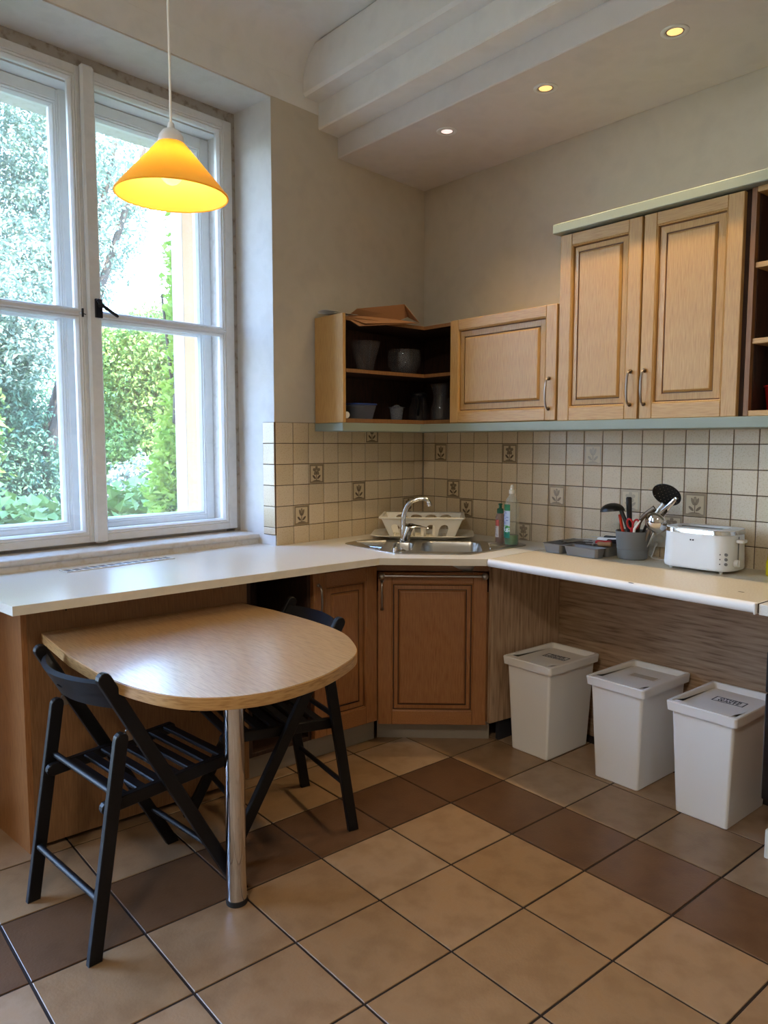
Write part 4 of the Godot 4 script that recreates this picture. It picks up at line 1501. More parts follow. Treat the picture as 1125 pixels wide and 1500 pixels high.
# a wall between two lower and two upper corners with arched slots; at: centres along it, w: slot width in metres
func slotted(g: G, a: Vector3, b: Vector3, c: Vector3, d: Vector3, at: Array, w: float, lo: float, hi: float, thick: Vector3) -> void:
	var L := c.distance_to(d)
	var cuts := [0.0, 1.0]
	for k in at:
		for i in 9:
			cuts.append(k + (i / 8.0 - 0.5) * w / L)
	cuts.sort()
	for i in cuts.size() - 1:
		var u0: float = cuts[i]
		var u1: float = cuts[i + 1]
		if u1 - u0 < 1e-5:
			continue
		var mid := (u0 + u1) / 2
		var hole := false
		var h := [0.0, 0.0]
		for k in at:
			if absf(mid - k) < 0.5 * w / L:
				hole = true
				for e in 2:
					var x: float = ([u0, u1][e] - k) / (0.5 * w / L)
					h[e] = hi - 0.22 * (1.0 - sqrt(maxf(0.0, 1.0 - x * x)))
		var spans := [[[0.0, 0.0], [1.0, 1.0]]]
		if hole:
			spans = [[[0.0, 0.0], [lo, lo]], [h, [1.0, 1.0]]]
		for s in spans:
			var q := []
			for e in 2:
				var u: float = [u0, u1][e]
				var p0 := a.lerp(b, u)
				var p1 := c.lerp(d, u)
				q.append([p0.lerp(p1, s[0][e]), p0.lerp(p1, s[1][e])])
			var f: Array = [q[0][0], q[1][0], q[1][1], q[0][1]]
			var bk := []
			for p in f:
				bk.append(p + thick)
			g.face(f, -thick)
			g.face(bk, thick)
			for j in 4:
				g.quad(f[j], f[(j + 1) % 4], bk[(j + 1) % 4], bk[j])

func bottle(called: String, label: String, at: Vector3, big: float) -> void:
	var t := thing(called, label, "bottle", at, 0.6)
	var g := G.new()
	if big > 0.5:
		var rr := []
		for l in [[0.0, 0.030], [0.004, 0.034], [0.05, 0.0345], [0.12, 0.033], [0.18, 0.034], [0.20, 0.032], [0.222, 0.024], [0.234, 0.014], [0.242, 0.012], [0.25, 0.012]]:
			var r := []
			for k in 24:
				var a := TAU * k / 24
				r.append(V(l[1] * cos(a) * 1.02, l[0], l[1] * sin(a) * 0.8))
			rr.append(r)
		g.loft(rr)
		obj("body", g, M.clear_bottle, t)
		g = G.new()
		g.loft(scaled(rr.slice(1, 3), 0.93))
		obj("soap", g, M.soap, t)
		g = G.new()
		g.lathe([Vector2(0, 0.245), Vector2(0.0145, 0.245), Vector2(0.0145, 0.262), Vector2(0.008, 0.266), Vector2(0.009, 0.276), Vector2(0.006, 0.287), Vector2(0, 0.288)], 20)
		obj("cap", g, M.cream_plastic, t)
		label_wrap(t, 0.035, 0.0285, 0.035, 0.195, 1.7, 3.35, true)
	else:
		var rr := []
		for l in [[0.0, 0.019], [0.004, 0.022], [0.03, 0.0215], [0.07, 0.0185], [0.10, 0.020], [0.125, 0.023], [0.14, 0.018], [0.148, 0.012]]:
			var r := []
			for k in 20:
				var a := TAU * k / 20
				r.append(V(l[1] * cos(a), l[0], l[1] * sin(a) * 0.8))
			rr.append(r)
		g.loft(rr)
		obj("body", g, M.pinkish_bottle, t)
		g = G.new()
		g.lathe([Vector2(0, 0.146), Vector2(0.0155, 0.146), Vector2(0.0165, 0.152), Vector2(0.015, 0.168), Vector2(0.008, 0.170), Vector2(0.0075, 0.184), Vector2(0.010, 0.186), Vector2(0.009, 0.193), Vector2(0, 0.194)], 20)
		obj("cap", g, M.green_cap, t)
		label_wrap(t, 0.0225, 0.0185, 0.03, 0.115, 1.7, 3.35, false)

func scaled(rings: Array, k: float) -> Array:
	var out := []
	for r in rings:
		var q := []
		for p in r:
			q.append(V(p.x * k, p.y, p.z * k))
		out.append(q)
	return out

func label_wrap(t: Node3D, rx: float, rz: float, y0: float, y1: float, a0: float, a1: float, big: bool) -> void:
	# a curved printed label with its own little picture
	var im := Image.create(64, 128, false, Image.FORMAT_RGB8)
	var rng := RandomNumberGenerator.new()
	rng.seed = 5 if big else 6
	if big:
		im.fill(rgb(196, 212, 236))
		im.fill_rect(Rect2i(0, 0, 64, 24), rgb(30, 112, 60))
		im.fill_rect(Rect2i(0, 104, 64, 24), rgb(22, 130, 112))
		for i in 60:
			im.fill_rect(Rect2i(rng.randi_range(0, 56), rng.randi_range(78, 104), rng.randi_range(4, 12), rng.randi_range(3, 8)), [rgb(36, 130, 70), rgb(110, 190, 110), rgb(220, 236, 240)][i % 3])
		for i in 12:
			im.fill_rect(Rect2i(rng.randi_range(8, 40), 28 + i * 4, rng.randi_range(8, 20), 2), rgb(70, 96, 170))
	else:
		im.fill(rgb(206, 196, 190))
		im.fill_rect(Rect2i(0, 0, 64, 46), rgb(190, 92, 84))
		for i in 14:
			im.fill_rect(Rect2i(rng.randi_range(4, 40), 8 + i * 8, rng.randi_range(8, 20), 3), rgb(90, 60, 70))
	var m := mat("label_print_%d" % (1 if big else 0), Color.WHITE, 0.4)
	m.albedo_texture = ImageTexture.create_from_image(im)
	var st := SurfaceTool.new()
	st.begin(Mesh.PRIMITIVE_TRIANGLES)
	var n := 12
	for i in n:
		for q in [[0, 0], [1, 1], [1, 0], [0, 0], [0, 1], [1, 1]]:
			var f: float = (i + q[0]) / float(n)
			var a := lerpf(a1, a0, f)
			st.set_normal(V(cos(a), 0, sin(a)))
			st.set_uv(Vector2(f, 1.0 - q[1]))
			st.add_vertex(V(rx * cos(a) * 1.015, y1 if q[1] else y0, rz * sin(a) * 1.015))
	put("label", st.commit(), m, t)

# ---------------------------------------------------------------- on the right worktop
func counter_things() -> void:
	var H := 0.88
	var t := thing("cutlery_tray", "grey plastic cutlery tray with compartments, full of cutlery, beside the utensil pot", "tray", V(1.222, H + 0.0004, 0.16))
	var g := G.new()
	var cells := [[-0.147, -0.128, -0.045, 0.108], [-0.030, -0.128, 0.142, 0.030], [-0.030, 0.042, 0.142, 0.112]]
	var hgt := 0.043
	for c in cells:
		var rr := []
		for l in [[0.010, 0.0], [0.008, 0.002], [0.0, hgt - 0.003], [-0.004, hgt - 0.001], [-0.004, hgt], [0.002, hgt], [0.010, 0.004]]:
			var r := []
			for p in rrect(c[0] + l[0], c[1] + l[0], c[2] - l[0], c[3] - l[0], 0.014, 4):
				r.append(V(p.x, l[1], p.y))
			rr.append(r)
		g.loft(rr)
	g.box2(V(-0.045, hgt - 0.004, -0.125), V(-0.030, hgt, 0.105), 0.001)
	g.box2(V(-0.02, hgt - 0.004, 0.030), V(0.13, hgt, 0.042), 0.001)
	obj("tray_body", g, M.grey_plastic, t, 40.0)
	g = G.new()
	for x in [0.03, 0.085]:
		g.box2(V(x - 0.0015, 0.004, -0.12), V(x + 0.0015, hgt - 0.002, 0.022))
	g.box2(V(-0.098, 0.004, -0.12), V(-0.095, hgt - 0.002, 0.10))
	obj("divider", g, M.grey_plastic, t, 0.0)
	# cutlery: handles in their own colours
	var cut := [["knife", "paper-white handled table knife on top of the cutlery", Vector3(1.19, 0.938, 0.10), Vector3(1.345, 0.945, 0.085), "paper_white"], ["knife", "red-handled table knife across the cutlery tray", Vector3(1.225, 0.932, 0.14), Vector3(1.335, 0.936, 0.125), "red_plastic"], ["knife", "black-handled table knife at the back of the cutlery tray", Vector3(1.20, 0.943, 0.045), Vector3(1.34, 0.950, 0.055), "black_plastic"], ["knife", "wooden-handled kitchen knife in the cutlery tray near the utensil pot", Vector3(1.255, 0.928, 0.165), Vector3(1.35, 0.932, 0.145), "wood_knife"], ["knife", "dark-handled kitchen knife beside the red one in the tray", Vector3(1.28, 0.937, 0.12), Vector3(1.355, 0.941, 0.10), "ink"]]
	for q in cut:
		var a: Vector3 = q[2]
		var b: Vector3 = q[3]
		var k := thing(q[0], q[1], "knife", a)
		g = G.new()
		var d := (b - a)
		var n := d.cross(Vector3.UP).normalized()
		g.tube([d * 0.36, d * 0.42, d * 0.7, d], [0.007, 0.0105, 0.009, 0.0105], 10)
		obj("handle", g, M[q[4]], k)
		g = G.new()
		g.loft([[n * 0.002 - d * 0.2, n * -0.004 - d * 0.2, n * -0.004 - d * 0.2 + V(0, 0.001, 0), n * 0.002 - d * 0.2 + V(0, 0.001, 0)], [n * 0.009 + d * 0.36, n * -0.009 + d * 0.36, n * -0.009 + d * 0.36 + V(0, 0.0015, 0), n * 0.009 + d * 0.36 + V(0, 0.0015, 0)]])
		obj("blade", g, M.steel, k)
	for i in 5:
		var fork := i < 3
		var at := V(1.105 + (i % 3) * 0.026, 0.921, 0.08 + 0.012 * i) if fork else V(1.235 + (i - 3) * 0.045, 0.922, 0.105)
		var k := thing("fork" if fork else "spoon", ["steel fork lying in the narrow cutlery compartment, next to the bottles", "steel fork in the middle of the narrow cutlery compartment", "steel fork along the divider of the cutlery tray", "steel spoon lying in the wide cutlery compartment by the divider", "steel spoon lying under the red-handled knife"][i], "fork" if fork else "spoon", at, 0.08 * i - 0.5 if fork else 0.5 - 0.3 * (i - 3), "")
		g = G.new()
		g.tube([V(0, 0, 0.07), V(0, 0.004, 0.0), V(0, 0.0, -0.05)], [0.004, 0.0028, 0.0025], 8)
		obj("handle", g, M.steel, k)
		g = G.new()
		if fork:
			g.box2(V(-0.010, -0.001, -0.07), V(0.010, 0.001, -0.05), 0.0006)
			for j in 4:
				g.box2(V(-0.010 + j * 0.006, -0.001, -0.105), V(-0.008 + j * 0.006, 0.001, -0.07))
			obj("tines", g, M.steel, k, 0.0)
		else:
			g.ball(V(0, 0, -0.075), V(0.017, 0.006, 0.028), 14, 8)
			obj("bowl", g, M.steel, k)

	# utensil pot
	var pc := V(1.440, H + 0.0004, 0.125)
	t = thing("utensil_pot", "matt grey round pot holding kitchen utensils, beside the white toaster", "pot", pc)
	g = G.new()
	g.lathe([Vector2(0, 0), Vector2(0.056, 0), Vector2(0.061, 0.003), Vector2(0.064, 0.040), Vector2(0.0632, 0.0415), Vector2(0.0632, 0.0425), Vector2(0.0645, 0.044), Vector2(0.0715, 0.117), Vector2(0.070, 0.119), Vector2(0.067, 0.119), Vector2(0.062, 0.05), Vector2(0.058, 0.006), Vector2(0, 0.006)], 48)
	obj("cup", g, M.pot_grey, t, 30.0)
	var fl := V(0, 0.887, 0)
	# black nylon ladle
	t = thing("ladle", "black plastic ladle standing bowl-up in the grey utensil pot", "ladle", V(1.450, 0.888, 0.13))
	g = G.new()
	g.tube(spline([V(-0.004, 0.0, 0.0), V(-0.015, 0.11, 0.02), V(-0.045, 0.185, 0.025), V(-0.066, 0.212, 0.02)], 6), 0.0085, 12)
	obj("handle", g, M.black_plastic, t)
	g = G.new()
	var hem := []
	for i in 9:
		var a := PI / 2 * i / 8
		hem.append(Vector2(0.052 * cos(a), 0.036 * sin(a)))
	hem[8].x = 0.0
	for i in 9:
		var a := PI / 2 * (8 - i) / 8
		hem.append(Vector2(maxf(0.0, 0.049 * cos(a)) if i > 0 else 0.0, 0.033 * sin(a)))
	hem.append(hem[0])
	g.lathe(hem, 28, Transform3D(Basis(Vector3(0, 0, 1), 0.12), V(-0.096, 0.189, 0.02)))
	obj("bowl", g, M.black_plastic, t)
	# thick black handle
	t = thing("kitchen_utensil", "thick straight black utensil handle upright in the pot", "utensil", V(1.425, 0.888, 0.10))
	g = G.new()
	g.tube([V(0.012, 0, 0.01), V(-0.014, 0.15, 0.008), V(-0.020, 0.247, 0.008), V(-0.020, 0.252, 0.008)], [0.010, 0.011, 0.0125, 0.008], 14)
	obj("grip", g, M.black_plastic, t)
	t = thing("kitchen_utensil", "flat orange-red utensil handle behind the black ladle", "utensil", V(1.41, 0.888, 0.12))
	g = G.new()
	g.tube([V(0.012, 0, 0.0), V(-0.018, 0.11, 0.008), V(-0.034, 0.176, 0.01)], [0.006, 0.007, 0.0065], 10)
	obj("grip", g, M.orange_red, t)
	# scissors
	t = thing("scissors", "kitchen scissors with red finger loops in the utensil pot", "scissors", V(1.455, 0.89, 0.165))
	for s in [-1.0, 1.0]:
		g = G.new()
		var ring := []
		for i in 21:
			var a := TAU * i / 20
			var p := Vector2(0.0125 * cos(a), 0.021 * sin(a)).rotated(-s * 0.35)
			ring.append(V(0.008 + s * 0.0145 + p.x, 0.142 + p.y, 0.0 + s * 0.002))
		g.tube(ring, 0.0042, 8, false)
		g.tube([V(0.008 + s * 0.008, 0.124, s * 0.002), V(0.0, 0.09, s * 0.002)], [0.0055, 0.0045], 8)
		obj("finger_loop", g, M.red_plastic, t)
		g = G.new()
		g.loft([[V(-s * 0.001, 0.09, s * 0.001), V(-s * 0.001 + 0.008, 0.09, s * 0.001), V(-s * 0.001 + 0.008, 0.09, s * 0.003), V(-s * 0.001, 0.09, s * 0.003)], [V(-0.005, 0.0, s * 0.001), V(-0.002, 0.0, s * 0.001), V(-0.002, 0.0, s * 0.002), V(-0.005, 0.0, s * 0.002)]])
		obj("blade", g, M.steel, t)
	# skimmer with holes
	t = thing("skimmer", "round black skimmer with many small holes leaning over the utensil pot", "skimmer", V(1.455, 0.89, 0.13))
	var zc := Vector3(0.136, 0.270, 0.0)
	var nn := Vector3(0.06, -0.62, 0.78).normalized()
	var xx := Vector3(1, 0.02, 0).slide(nn).normalized()
	var tt := Transform3D(Basis(xx, nn.cross(xx), nn), zc)
	g = G.new()
	disc_with_holes(g, 0.058, 0.0022, tt)
	obj("disc", g, M.black_plastic, t, 25.0)
	g = G.new()
	g.tube(spline([zc + tt.basis.y * -0.052, zc + V(-0.025, -0.055, 0.0), V(0.055, 0.15, 0.0), V(0.0, 0.0, 0.0)], 6), 0.0062, 10)
	obj("handle", g, M.black_plastic, t)
	# steel ladle hanging over the rim
	t = thing("steel_ladle", "shiny steel ladle hanging bowl-down over the rim of the utensil pot", "ladle", V(1.567, 0.982, 0.195))
	g = G.new()
	var bowl := []
	for i in 11:
		var a := PI * 0.5 * i / 10
		bowl.append(Vector2(0.047 * sin(a) if i > 0 else 0.0, 0.047 - 0.036 * cos(a)))
	bowl.append(Vector2(0.0485, 0.0478))
	for i in 10:
		var a := PI * 0.5 * (9 - i) / 10
		bowl.append(Vector2(0.0455 * sin(a) if i < 9 else 0.0, 0.048 - 0.034 * cos(a)))
	var bt := Transform3D(Basis(V(1, 0.12, 0).normalized(), -1.05) , V(0, 0.043, 0.01))
	bt.basis = Basis(Vector3(0, 0, 1), -0.1) * Basis(Vector3.RIGHT, -1.1)
	g.lathe(bowl, 32, bt)
	obj("bowl", g, M.chrome, t)
	g = G.new()
	g.tube(spline([V(0.004, 0.082, -0.02), V(0.02, 0.11, -0.035), V(0.058, 0.150, -0.045), V(0.075, 0.168, -0.045), V(0.084, 0.162, -0.04)], 6), [0.008, 0.008, 0.0075, 0.007, 0.007, 0.007, 0.007, 0.007, 0.007, 0.007, 0.007, 0.007, 0.007, 0.007, 0.007, 0.007, 0.007, 0.007, 0.007, 0.007, 0.006, 0.006, 0.006, 0.005, 0.004], 10)
	obj("handle", g, M.chrome, t)
	for q in [["broad brushed-steel utensil handle rising toward the skimmer", V(1.47, 0.90, 0.14), V(1.485, 1.04, 0.15), V(1.555, 1.105, 0.155), 0.012, "bronze"], ["narrow brown-tinted utensil handle just behind the steel ladle", V(1.475, 0.90, 0.12), V(1.545, 1.055, 0.15), V(1.590, 1.125, 0.15), 0.010, "nickel"], ["polished steel utensil handle nearest the toaster", V(1.48, 0.90, 0.11), V(1.575, 1.06, 0.14), V(1.640, 1.145, 0.15), 0.009, "chrome"]]:
		t = thing("kitchen_utensil", q[0], "utensil", q[1])
		g = G.new()
		var sp := spline([Vector3.ZERO, q[2] - q[1], q[3] - q[1]], 8)
		var rings := []
		for i in sp.size():
			var d: Vector3 = (sp[mini(i + 1, sp.size() - 1)] - sp[maxi(i - 1, 0)]).normalized()
			var s := d.cross(V(0, 0, 1)).normalized()
			var w: float = q[4] * lerpf(0.5, 1.0, i / float(sp.size() - 1))
			var r := []
			for k in 12:
				var a := TAU * k / 12
				r.append(sp[i] + s * w * cos(a) + d.cross(s) * 0.004 * sin(a))
			rings.append(r)
		g.loft(rings)
		obj("grip", g, M[q[5]], t)
	t = thing("teaspoon", "small pale spoon handle leaning out of the front of the pot", "spoon", V(1.452, 0.905, 0.15))
	g = G.new()
	g.tube([V(0, 0, 0), V(0.028, 0.11, 0.03), V(0.048, 0.145, 0.02)], [0.004, 0.0055, 0.003], 8)
	obj("handle", g, M.cream_plastic, t)

	# socket and plug behind
	t = thing("wall_socket", "cream wall socket on the tiles between utensil pot and toaster", "socket", V(1.527, 0.925, 0.0))
	g = G.new()
	g.box2(V(-0.045, 0.0, 0.0008), V(0.04, 0.078, 0.010), 0.003)
	obj("cover", g, M.cream_plastic, t, 0.0)
	t = thing("power_plug", "white mains plug with short cable running behind the toaster", "plug", V(1.497, 0.962, 0.0105))
	g = G.new()
	g.lathe([Vector2(0, 0), Vector2(0.019, 0), Vector2(0.02, 0.006), Vector2(0.017, 0.024), Vector2(0.01, 0.034), Vector2(0, 0.035)], 20, Transform3D(Basis(Vector3.RIGHT, PI / 2), V(0, 0, 0)))
	g.tube([V(0, -0.004, 0.02), V(-0.006, -0.034, 0.022)], [0.010, 0.005], 10)
	obj("plug_body", g, M.white_plastic, t)
	g = G.new()
	g.tube(spline([V(-0.006, -0.032, 0.022), V(-0.012, -0.066, 0.03), V(-0.004, -0.0785, 0.05), V(0.05, -0.079, 0.07), V(0.16, -0.079, 0.06)], 8), 0.0028, 8)
	obj("cable", g, M.white_plastic, t)

	# toaster
	t = thing("toaster", "white two-slot toaster with chrome band on its four short feet", "toaster", V(1.768, H, 0.150))
	var hx := 0.138
	var hz := 0.094
	g = G.new()
	var rr := []
	for l in [[0.010, -0.008], [0.012, -0.003], [0.016, -0.001], [0.019, -0.0005], [0.021, 0.0], [0.145, -0.004], [0.146, -0.006]]:
		rr.append(ring3(rrect(-hx - l[1], -hz - l[1], hx + l[1], hz + l[1], 0.058, 9), l[0]))
	g.loft(rr)
	obj("body", g, M.white_plastic, t, 30.0)
	g = G.new()
	rr = []
	for l in [[0.146, -0.003], [0.147, -0.0015], [0.161, -0.0025], [0.1625, -0.004], [0.1625, -0.006]]:
		rr.append(ring3(rrect(-hx - l[1], -hz - l[1], hx + l[1], hz + l[1], 0.058, 9), l[0]))
	g.loft(rr, true, false, false)
	obj("chrome_band", g, M.chrome, t, 30.0)
	g = G.new()
	var o2 := rrect(-hx + 0.005, -hz + 0.005, hx - 0.005, hz - 0.005, 0.055, 9)
	var hole := rrect(-0.095, -0.05, 0.085, 0.052, 0.012, 4)
	g.prism(keyhole(o2, hole), 0.158, 0.1655, FLATY)
	obj("top_plate", g, M.white_plastic, t, 0.0)
	g = G.new()
	g.box2(V(-0.094, 0.1475, -0.049), V(0.084, 0.150, 0.051))
	obj("slot_floor", g, M.black_plastic, t, 0.0)
	g = G.new()
	g.box2(V(-0.094, 0.15, -0.004), V(0.084, 0.1645, 0.006), 0.002)
	for k in 14:
		for z in [-0.026, 0.029]:
			g.tube([V(-0.088 + k * 0.0128, 0.150, z - 0.018), V(-0.088 + k * 0.0128, 0.160, z - 0.016)], 0.0012, 5)
			g.tube([V(-0.088 + k * 0.0128, 0.150, z + 0.018), V(-0.088 + k * 0.0128, 0.160, z + 0.016)], 0.0012, 5)
	obj("bread_guide", g, M.steel, t, 20.0)
	g = G.new()
	for x in [-0.10, 0.10]:
		for z in [-0.06, 0.062]:
			g.lathe([Vector2(0, 0), Vector2(0.006, 0), Vector2(0.007, 0.002), Vector2(0.007, 0.012), Vector2(0, 0.012)], 12, Transform3D(Basis.IDENTITY, V(x, 0.0003, z)))
	obj("foot", g, M.white_plastic, t)
	g = G.new()
	g.box2(V(hx - 0.0005, 0.05, 0.006), V(hx + 0.0008, 0.14, 0.012))
	obj("lever_slot", g, M.grey_plastic, t, 0.0)
	g = G.new()
	g.prism(rrect(hx - 0.004, -0.012, hx + 0.026, 0.030, 0.010, 4), 0.118, 0.130, FLATY, 0.002)
	obj("lever", g, M.white_plastic, t, 20.0)
	for i in 3:
		g = G.new()
		var c := V(0.1235, 0.040 + i * 0.018, 0.0755)
		var dir := V(0.66, 0, 0.75).normalized()
		g.tube([c - dir * 0.004, c + dir * 0.004], 0.0058, 14)
		obj("button", g, M.grey_plastic, t)
		g = G.new()
		c = V(0.106, 0.040 + i * 0.018, 0.0865)
		dir = V(0.4, 0, 0.92).normalized()
		g.tube([c - dir * 0.003, c + dir * 0.0028], 0.0022, 8)
		obj("symbol", g, M.ink, t)
	g = G.new()
	g.lathe([Vector2(0, 0), Vector2(0.014, 0), Vector2(0.015, 0.002), Vector2(0.012, 0.014), Vector2(0, 0.015)], 20, Transform3D(Basis(Vector3(0, 0, 1), -PI / 2), V(hx - 0.001, 0.042, 0.030)))
	g.box2(V(hx + 0.010, 0.030, 0.0285), V(hx + 0.018, 0.054, 0.0315), 0.001)
	obj("dial", g, M.white_plastic, t)
	g = G.new()
	for i in 2:
		g.box(V(-0.006 + i * 0.010, 0.1225, hz + 0.0035), V(0.006, 0.0055, 0.0004))
	obj("emblem", g, M.ink, t, 0.0)
	# half-hidden bottle at the picture's edge
	t = thing("oil_bottle", "yellow bottle at the right edge of the picture beyond the toaster", "bottle", V(2.022, H + 0.0004, 0.10))
	g = G.new()
	g.lathe([Vector2(0, 0), Vector2(0.034, 0), Vector2(0.036, 0.004), Vector2(0.036, 0.05), Vector2(0.033, 0.058), Vector2(0.03, 0.09), Vector2(0.012, 0.12), Vector2(0.012, 0.14), Vector2(0, 0.141)], 24)
	obj("body", g, M.yellow_oil, t)
	t = thing("kitchen_roll", "pale roll of kitchen paper on the wall at the right edge", "paper roll", V(2.055, 1.01, 0.07))
	g = G.new()
	g.tube([V(-0.06, 0.06, 0), V(0.22, 0.06, 0)], 0.055, 24)
	obj("roll", g, M.paper_white, t)
	g = G.new()
	g.box2(V(-0.064, 0.05, -0.0695), V(-0.060, 0.12, 0.01), 0.001)
	g.box2(V(0.22, 0.05, -0.0695), V(0.224, 0.12, 0.01), 0.001)
	obj("bracket", g, M.white_plastic, t, 0.0)

func disc_with_holes(g: G, R: float, th: float, t: Transform3D) -> void:
	# a grid of little cells; the cells that would be holes are left out
	var n := 29
	var s := 2.0 * R / n
	var open := func(i: int, j: int) -> bool:
		var x := (i + 0.5) * s - R
		var y := (j + 0.5) * s - R
		var r := Vector2(x, y).length()
		if r > R:
			return true
		if r > R * 0.9:
			return false
		var a := i % 4
		var b := (j + (2 if (i / 4) % 2 else 0)) % 4
		return a == 1 and b == 1
	for i in n:
		for j in n:
			if open.call(i, j):
				continue
			var x0 := i * s - R
			var y0 := j * s - R
			for z in [-th / 2, th / 2]:
				var sag := func(x: float, y: float) -> float: return -0.10 * (1.0 - (x * x + y * y) / (R * R)) * R
				var p := []
				for q in [[0, 0], [1, 0], [1, 1], [0, 1]]:
					var x: float = x0 + q[0] * s
					var y: float = y0 + q[1] * s
					var l := Vector2(x, y).length()
					if l > R * 0.93:
						x *= R * 0.97 / maxf(l, R * 0.93); y *= R * 0.97 / maxf(l, R * 0.93)
					p.append(t * V(x, y, z + sag.call(x, y)))
				g.face(p, t.basis.z * z)
	var rim := []
	for i in 33:
		var a := TAU * i / 32
		rim.append(t * V(R * 0.985 * cos(a), R * 0.985 * sin(a), 0))
	g.tube(rim, 0.0022, 6, false)

# ---------------------------------------------------------------- in and on the wall shelves
func shelf_things() -> void:
	var t := thing("glass_bowl", "tall conical glass bowl on the upper board of the corner shelf", "bowl", V(0.215, 1.7175, 0.60))
	var g := G.new()
	g.lathe([Vector2(0, 0), Vector2(0.036, 0), Vector2(0.040, 0.004), Vector2(0.079, 0.150), Vector2(0.077, 0.150), Vector2(0.038, 0.007), Vector2(0, 0.006)], 36)
	obj("bowl", g, M.ware_glass, t)
	t = thing("glass_bowl", "wide round glass bowl on the upper board of the corner shelf", "bowl", V(0.235, 1.7175, 0.36))
	g = G.new()
	g.lathe([Vector2(0, 0), Vector2(0.05, 0), Vector2(0.058, 0.004), Vector2(0.084, 0.045), Vector2(0.088, 0.085), Vector2(0.082, 0.125), Vector2(0.080, 0.125), Vector2(0.086, 0.085), Vector2(0.082, 0.046), Vector2(0.056, 0.007), Vector2(0, 0.006)], 40)
	obj("bowl", g, M.ware_glass, t)
	t = thing("food_tub", "translucent food tub with blue lid on the lower board of the corner shelf", "tub", V(0.20, 1.4845, 0.64))
	g = G.new()
	var rr := []
	for l in [[0.0, 0.062, 0.055], [0.07, 0.078, 0.068]]:
		rr.append(ring3(rrect(-l[1], -l[2], l[1], l[2], 0.015), l[0]))
	g.loft(rr)
	obj("tub", g, M.frosted_tub, t)
	g = G.new()
	g.prism(rrect(-0.081, -0.071, 0.081, 0.071, 0.016), 0.0705, 0.078, FLATY, 0.002)
	obj("lid", g, M.blue_lid, t, 20.0)
	t = thing("jar_lid", "small white round knob at the front of the corner shelf", "knob", V(0.309, 1.4845, 0.795))
	g = G.new()
	g.lathe([Vector2(0, 0), Vector2(0.015, 0), Vector2(0.016, 0.003), Vector2(0.016, 0.012), Vector2(0.012, 0.015), Vector2(0, 0.015)], 20, Transform3D(Basis(Vector3(0, 0, 1), PI / 2), V(0.012, 0.0165, 0)))
	obj("disc", g, M.white_plastic, t)
	t = thing("plastic_cup", "small clear cup with handleless rim between tub and coffee pot", "cup", V(0.235, 1.4845, 0.41))
	g = G.new()
	g.lathe([Vector2(0, 0), Vector2(0.028, 0), Vector2(0.036, 0.062), Vector2(0.044, 0.064), Vector2(0.044, 0.067), Vector2(0.02, 0.070), Vector2(0.012, 0.078), Vector2(0, 0.079)], 24)
	obj("cup", g, M.frosted_tub, t)
	t = thing("coffee_pot", "dark glass coffee pot in the corner of the lower shelf board", "coffee pot", V(0.175, 1.4845, 0.20))
	g = G.new()
	g.lathe([Vector2(0, 0), Vector2(0.048, 0), Vector2(0.055, 0.01), Vector2(0.055, 0.06), Vector2(0.038, 0.11), Vector2(0.040, 0.13), Vector2(0, 0.131)], 28)
	obj("jug", g, M.ware_glass, t)
	g = G.new()
	g.lathe([Vector2(0, 0.131), Vector2(0.043, 0.131), Vector2(0.044, 0.145), Vector2(0.03, 0.155), Vector2(0, 0.156)], 24)
	g.tube(spline([V(0.03, 0.13, 0.03), V(0.06, 0.125, 0.055), V(0.066, 0.08, 0.06), V(0.045, 0.03, 0.045)], 5), 0.007, 8)
	obj("lid_and_handle", g, M.black_plastic, t)
	t = thing("glass_jug", "tall clear glass jug beside the coffee pot, next to the low cabinet", "jug", V(0.345, 1.4845, 0.205))
	g = G.new()
	g.lathe([Vector2(0, 0), Vector2(0.042, 0), Vector2(0.048, 0.006), Vector2(0.05, 0.05), Vector2(0.036, 0.10), Vector2(0.034, 0.13), Vector2(0.05, 0.185), Vector2(0.048, 0.185), Vector2(0.032, 0.13), Vector2(0.034, 0.10), Vector2(0.047, 0.05), Vector2(0.044, 0.008), Vector2(0, 0.007)], 32)
	obj("jug_body", g, M.ware_glass, t)
	t = thing("drinking_glass", "straight clear glass in the corner shelf against the low cabinet", "glass", V(0.46, 1.4845, 0.22))
	g = G.new()
	g.lathe([Vector2(0, 0), Vector2(0.03, 0), Vector2(0.035, 0.11), Vector2(0.033, 0.11), Vector2(0.028, 0.006), Vector2(0, 0.006)], 24)
	obj("cup", g, M.ware_glass, t)
	# brown paper bag on top
	t = thing("paper_bag", "folded brown paper bag lying on top of the corner shelf", "bag", V(0.3, 1.957, 0.55))
	var s := [[V(0.30, 1.962, 0.80), V(0.385, 1.910, 0.771), V(0.345, 1.968, 0.36), V(0.25, 1.975, 0.40)], [V(0.24, 1.966, 0.745), V(0.255, 2.016, 0.682), V(0.255, 2.072, 0.376), V(0.25, 2.013, 0.345), V(0.25, 1.982, 0.424)], [V(0.255, 2.072, 0.376), V(0.345, 1.971, 0.355), V(0.25, 2.010, 0.345)], [V(0.30, 1.964, 0.80), V(0.29, 1.975, 0.70), V(0.28, 1.985, 0.45), V(0.345, 1.969, 0.37), V(0.375, 1.926, 0.73)]]
	for q in s:
		g = G.new()
		var nrm: Vector3 = (q[1] - q[0]).cross(q[2] - q[0]).normalized() * 0.0012
		var a := []
		var b := []
		for p in q:
			a.append(p + nrm); b.append(p - nrm)
		g.loft([a, b])
		objw("paper", g, M.paper_brown, t, 0.0)
	t = thing("paper_sheet", "curled strip of pale paper lying on the corner shelf's end panel", "paper", V(0.2, 1.973, 0.81))
	g = G.new()
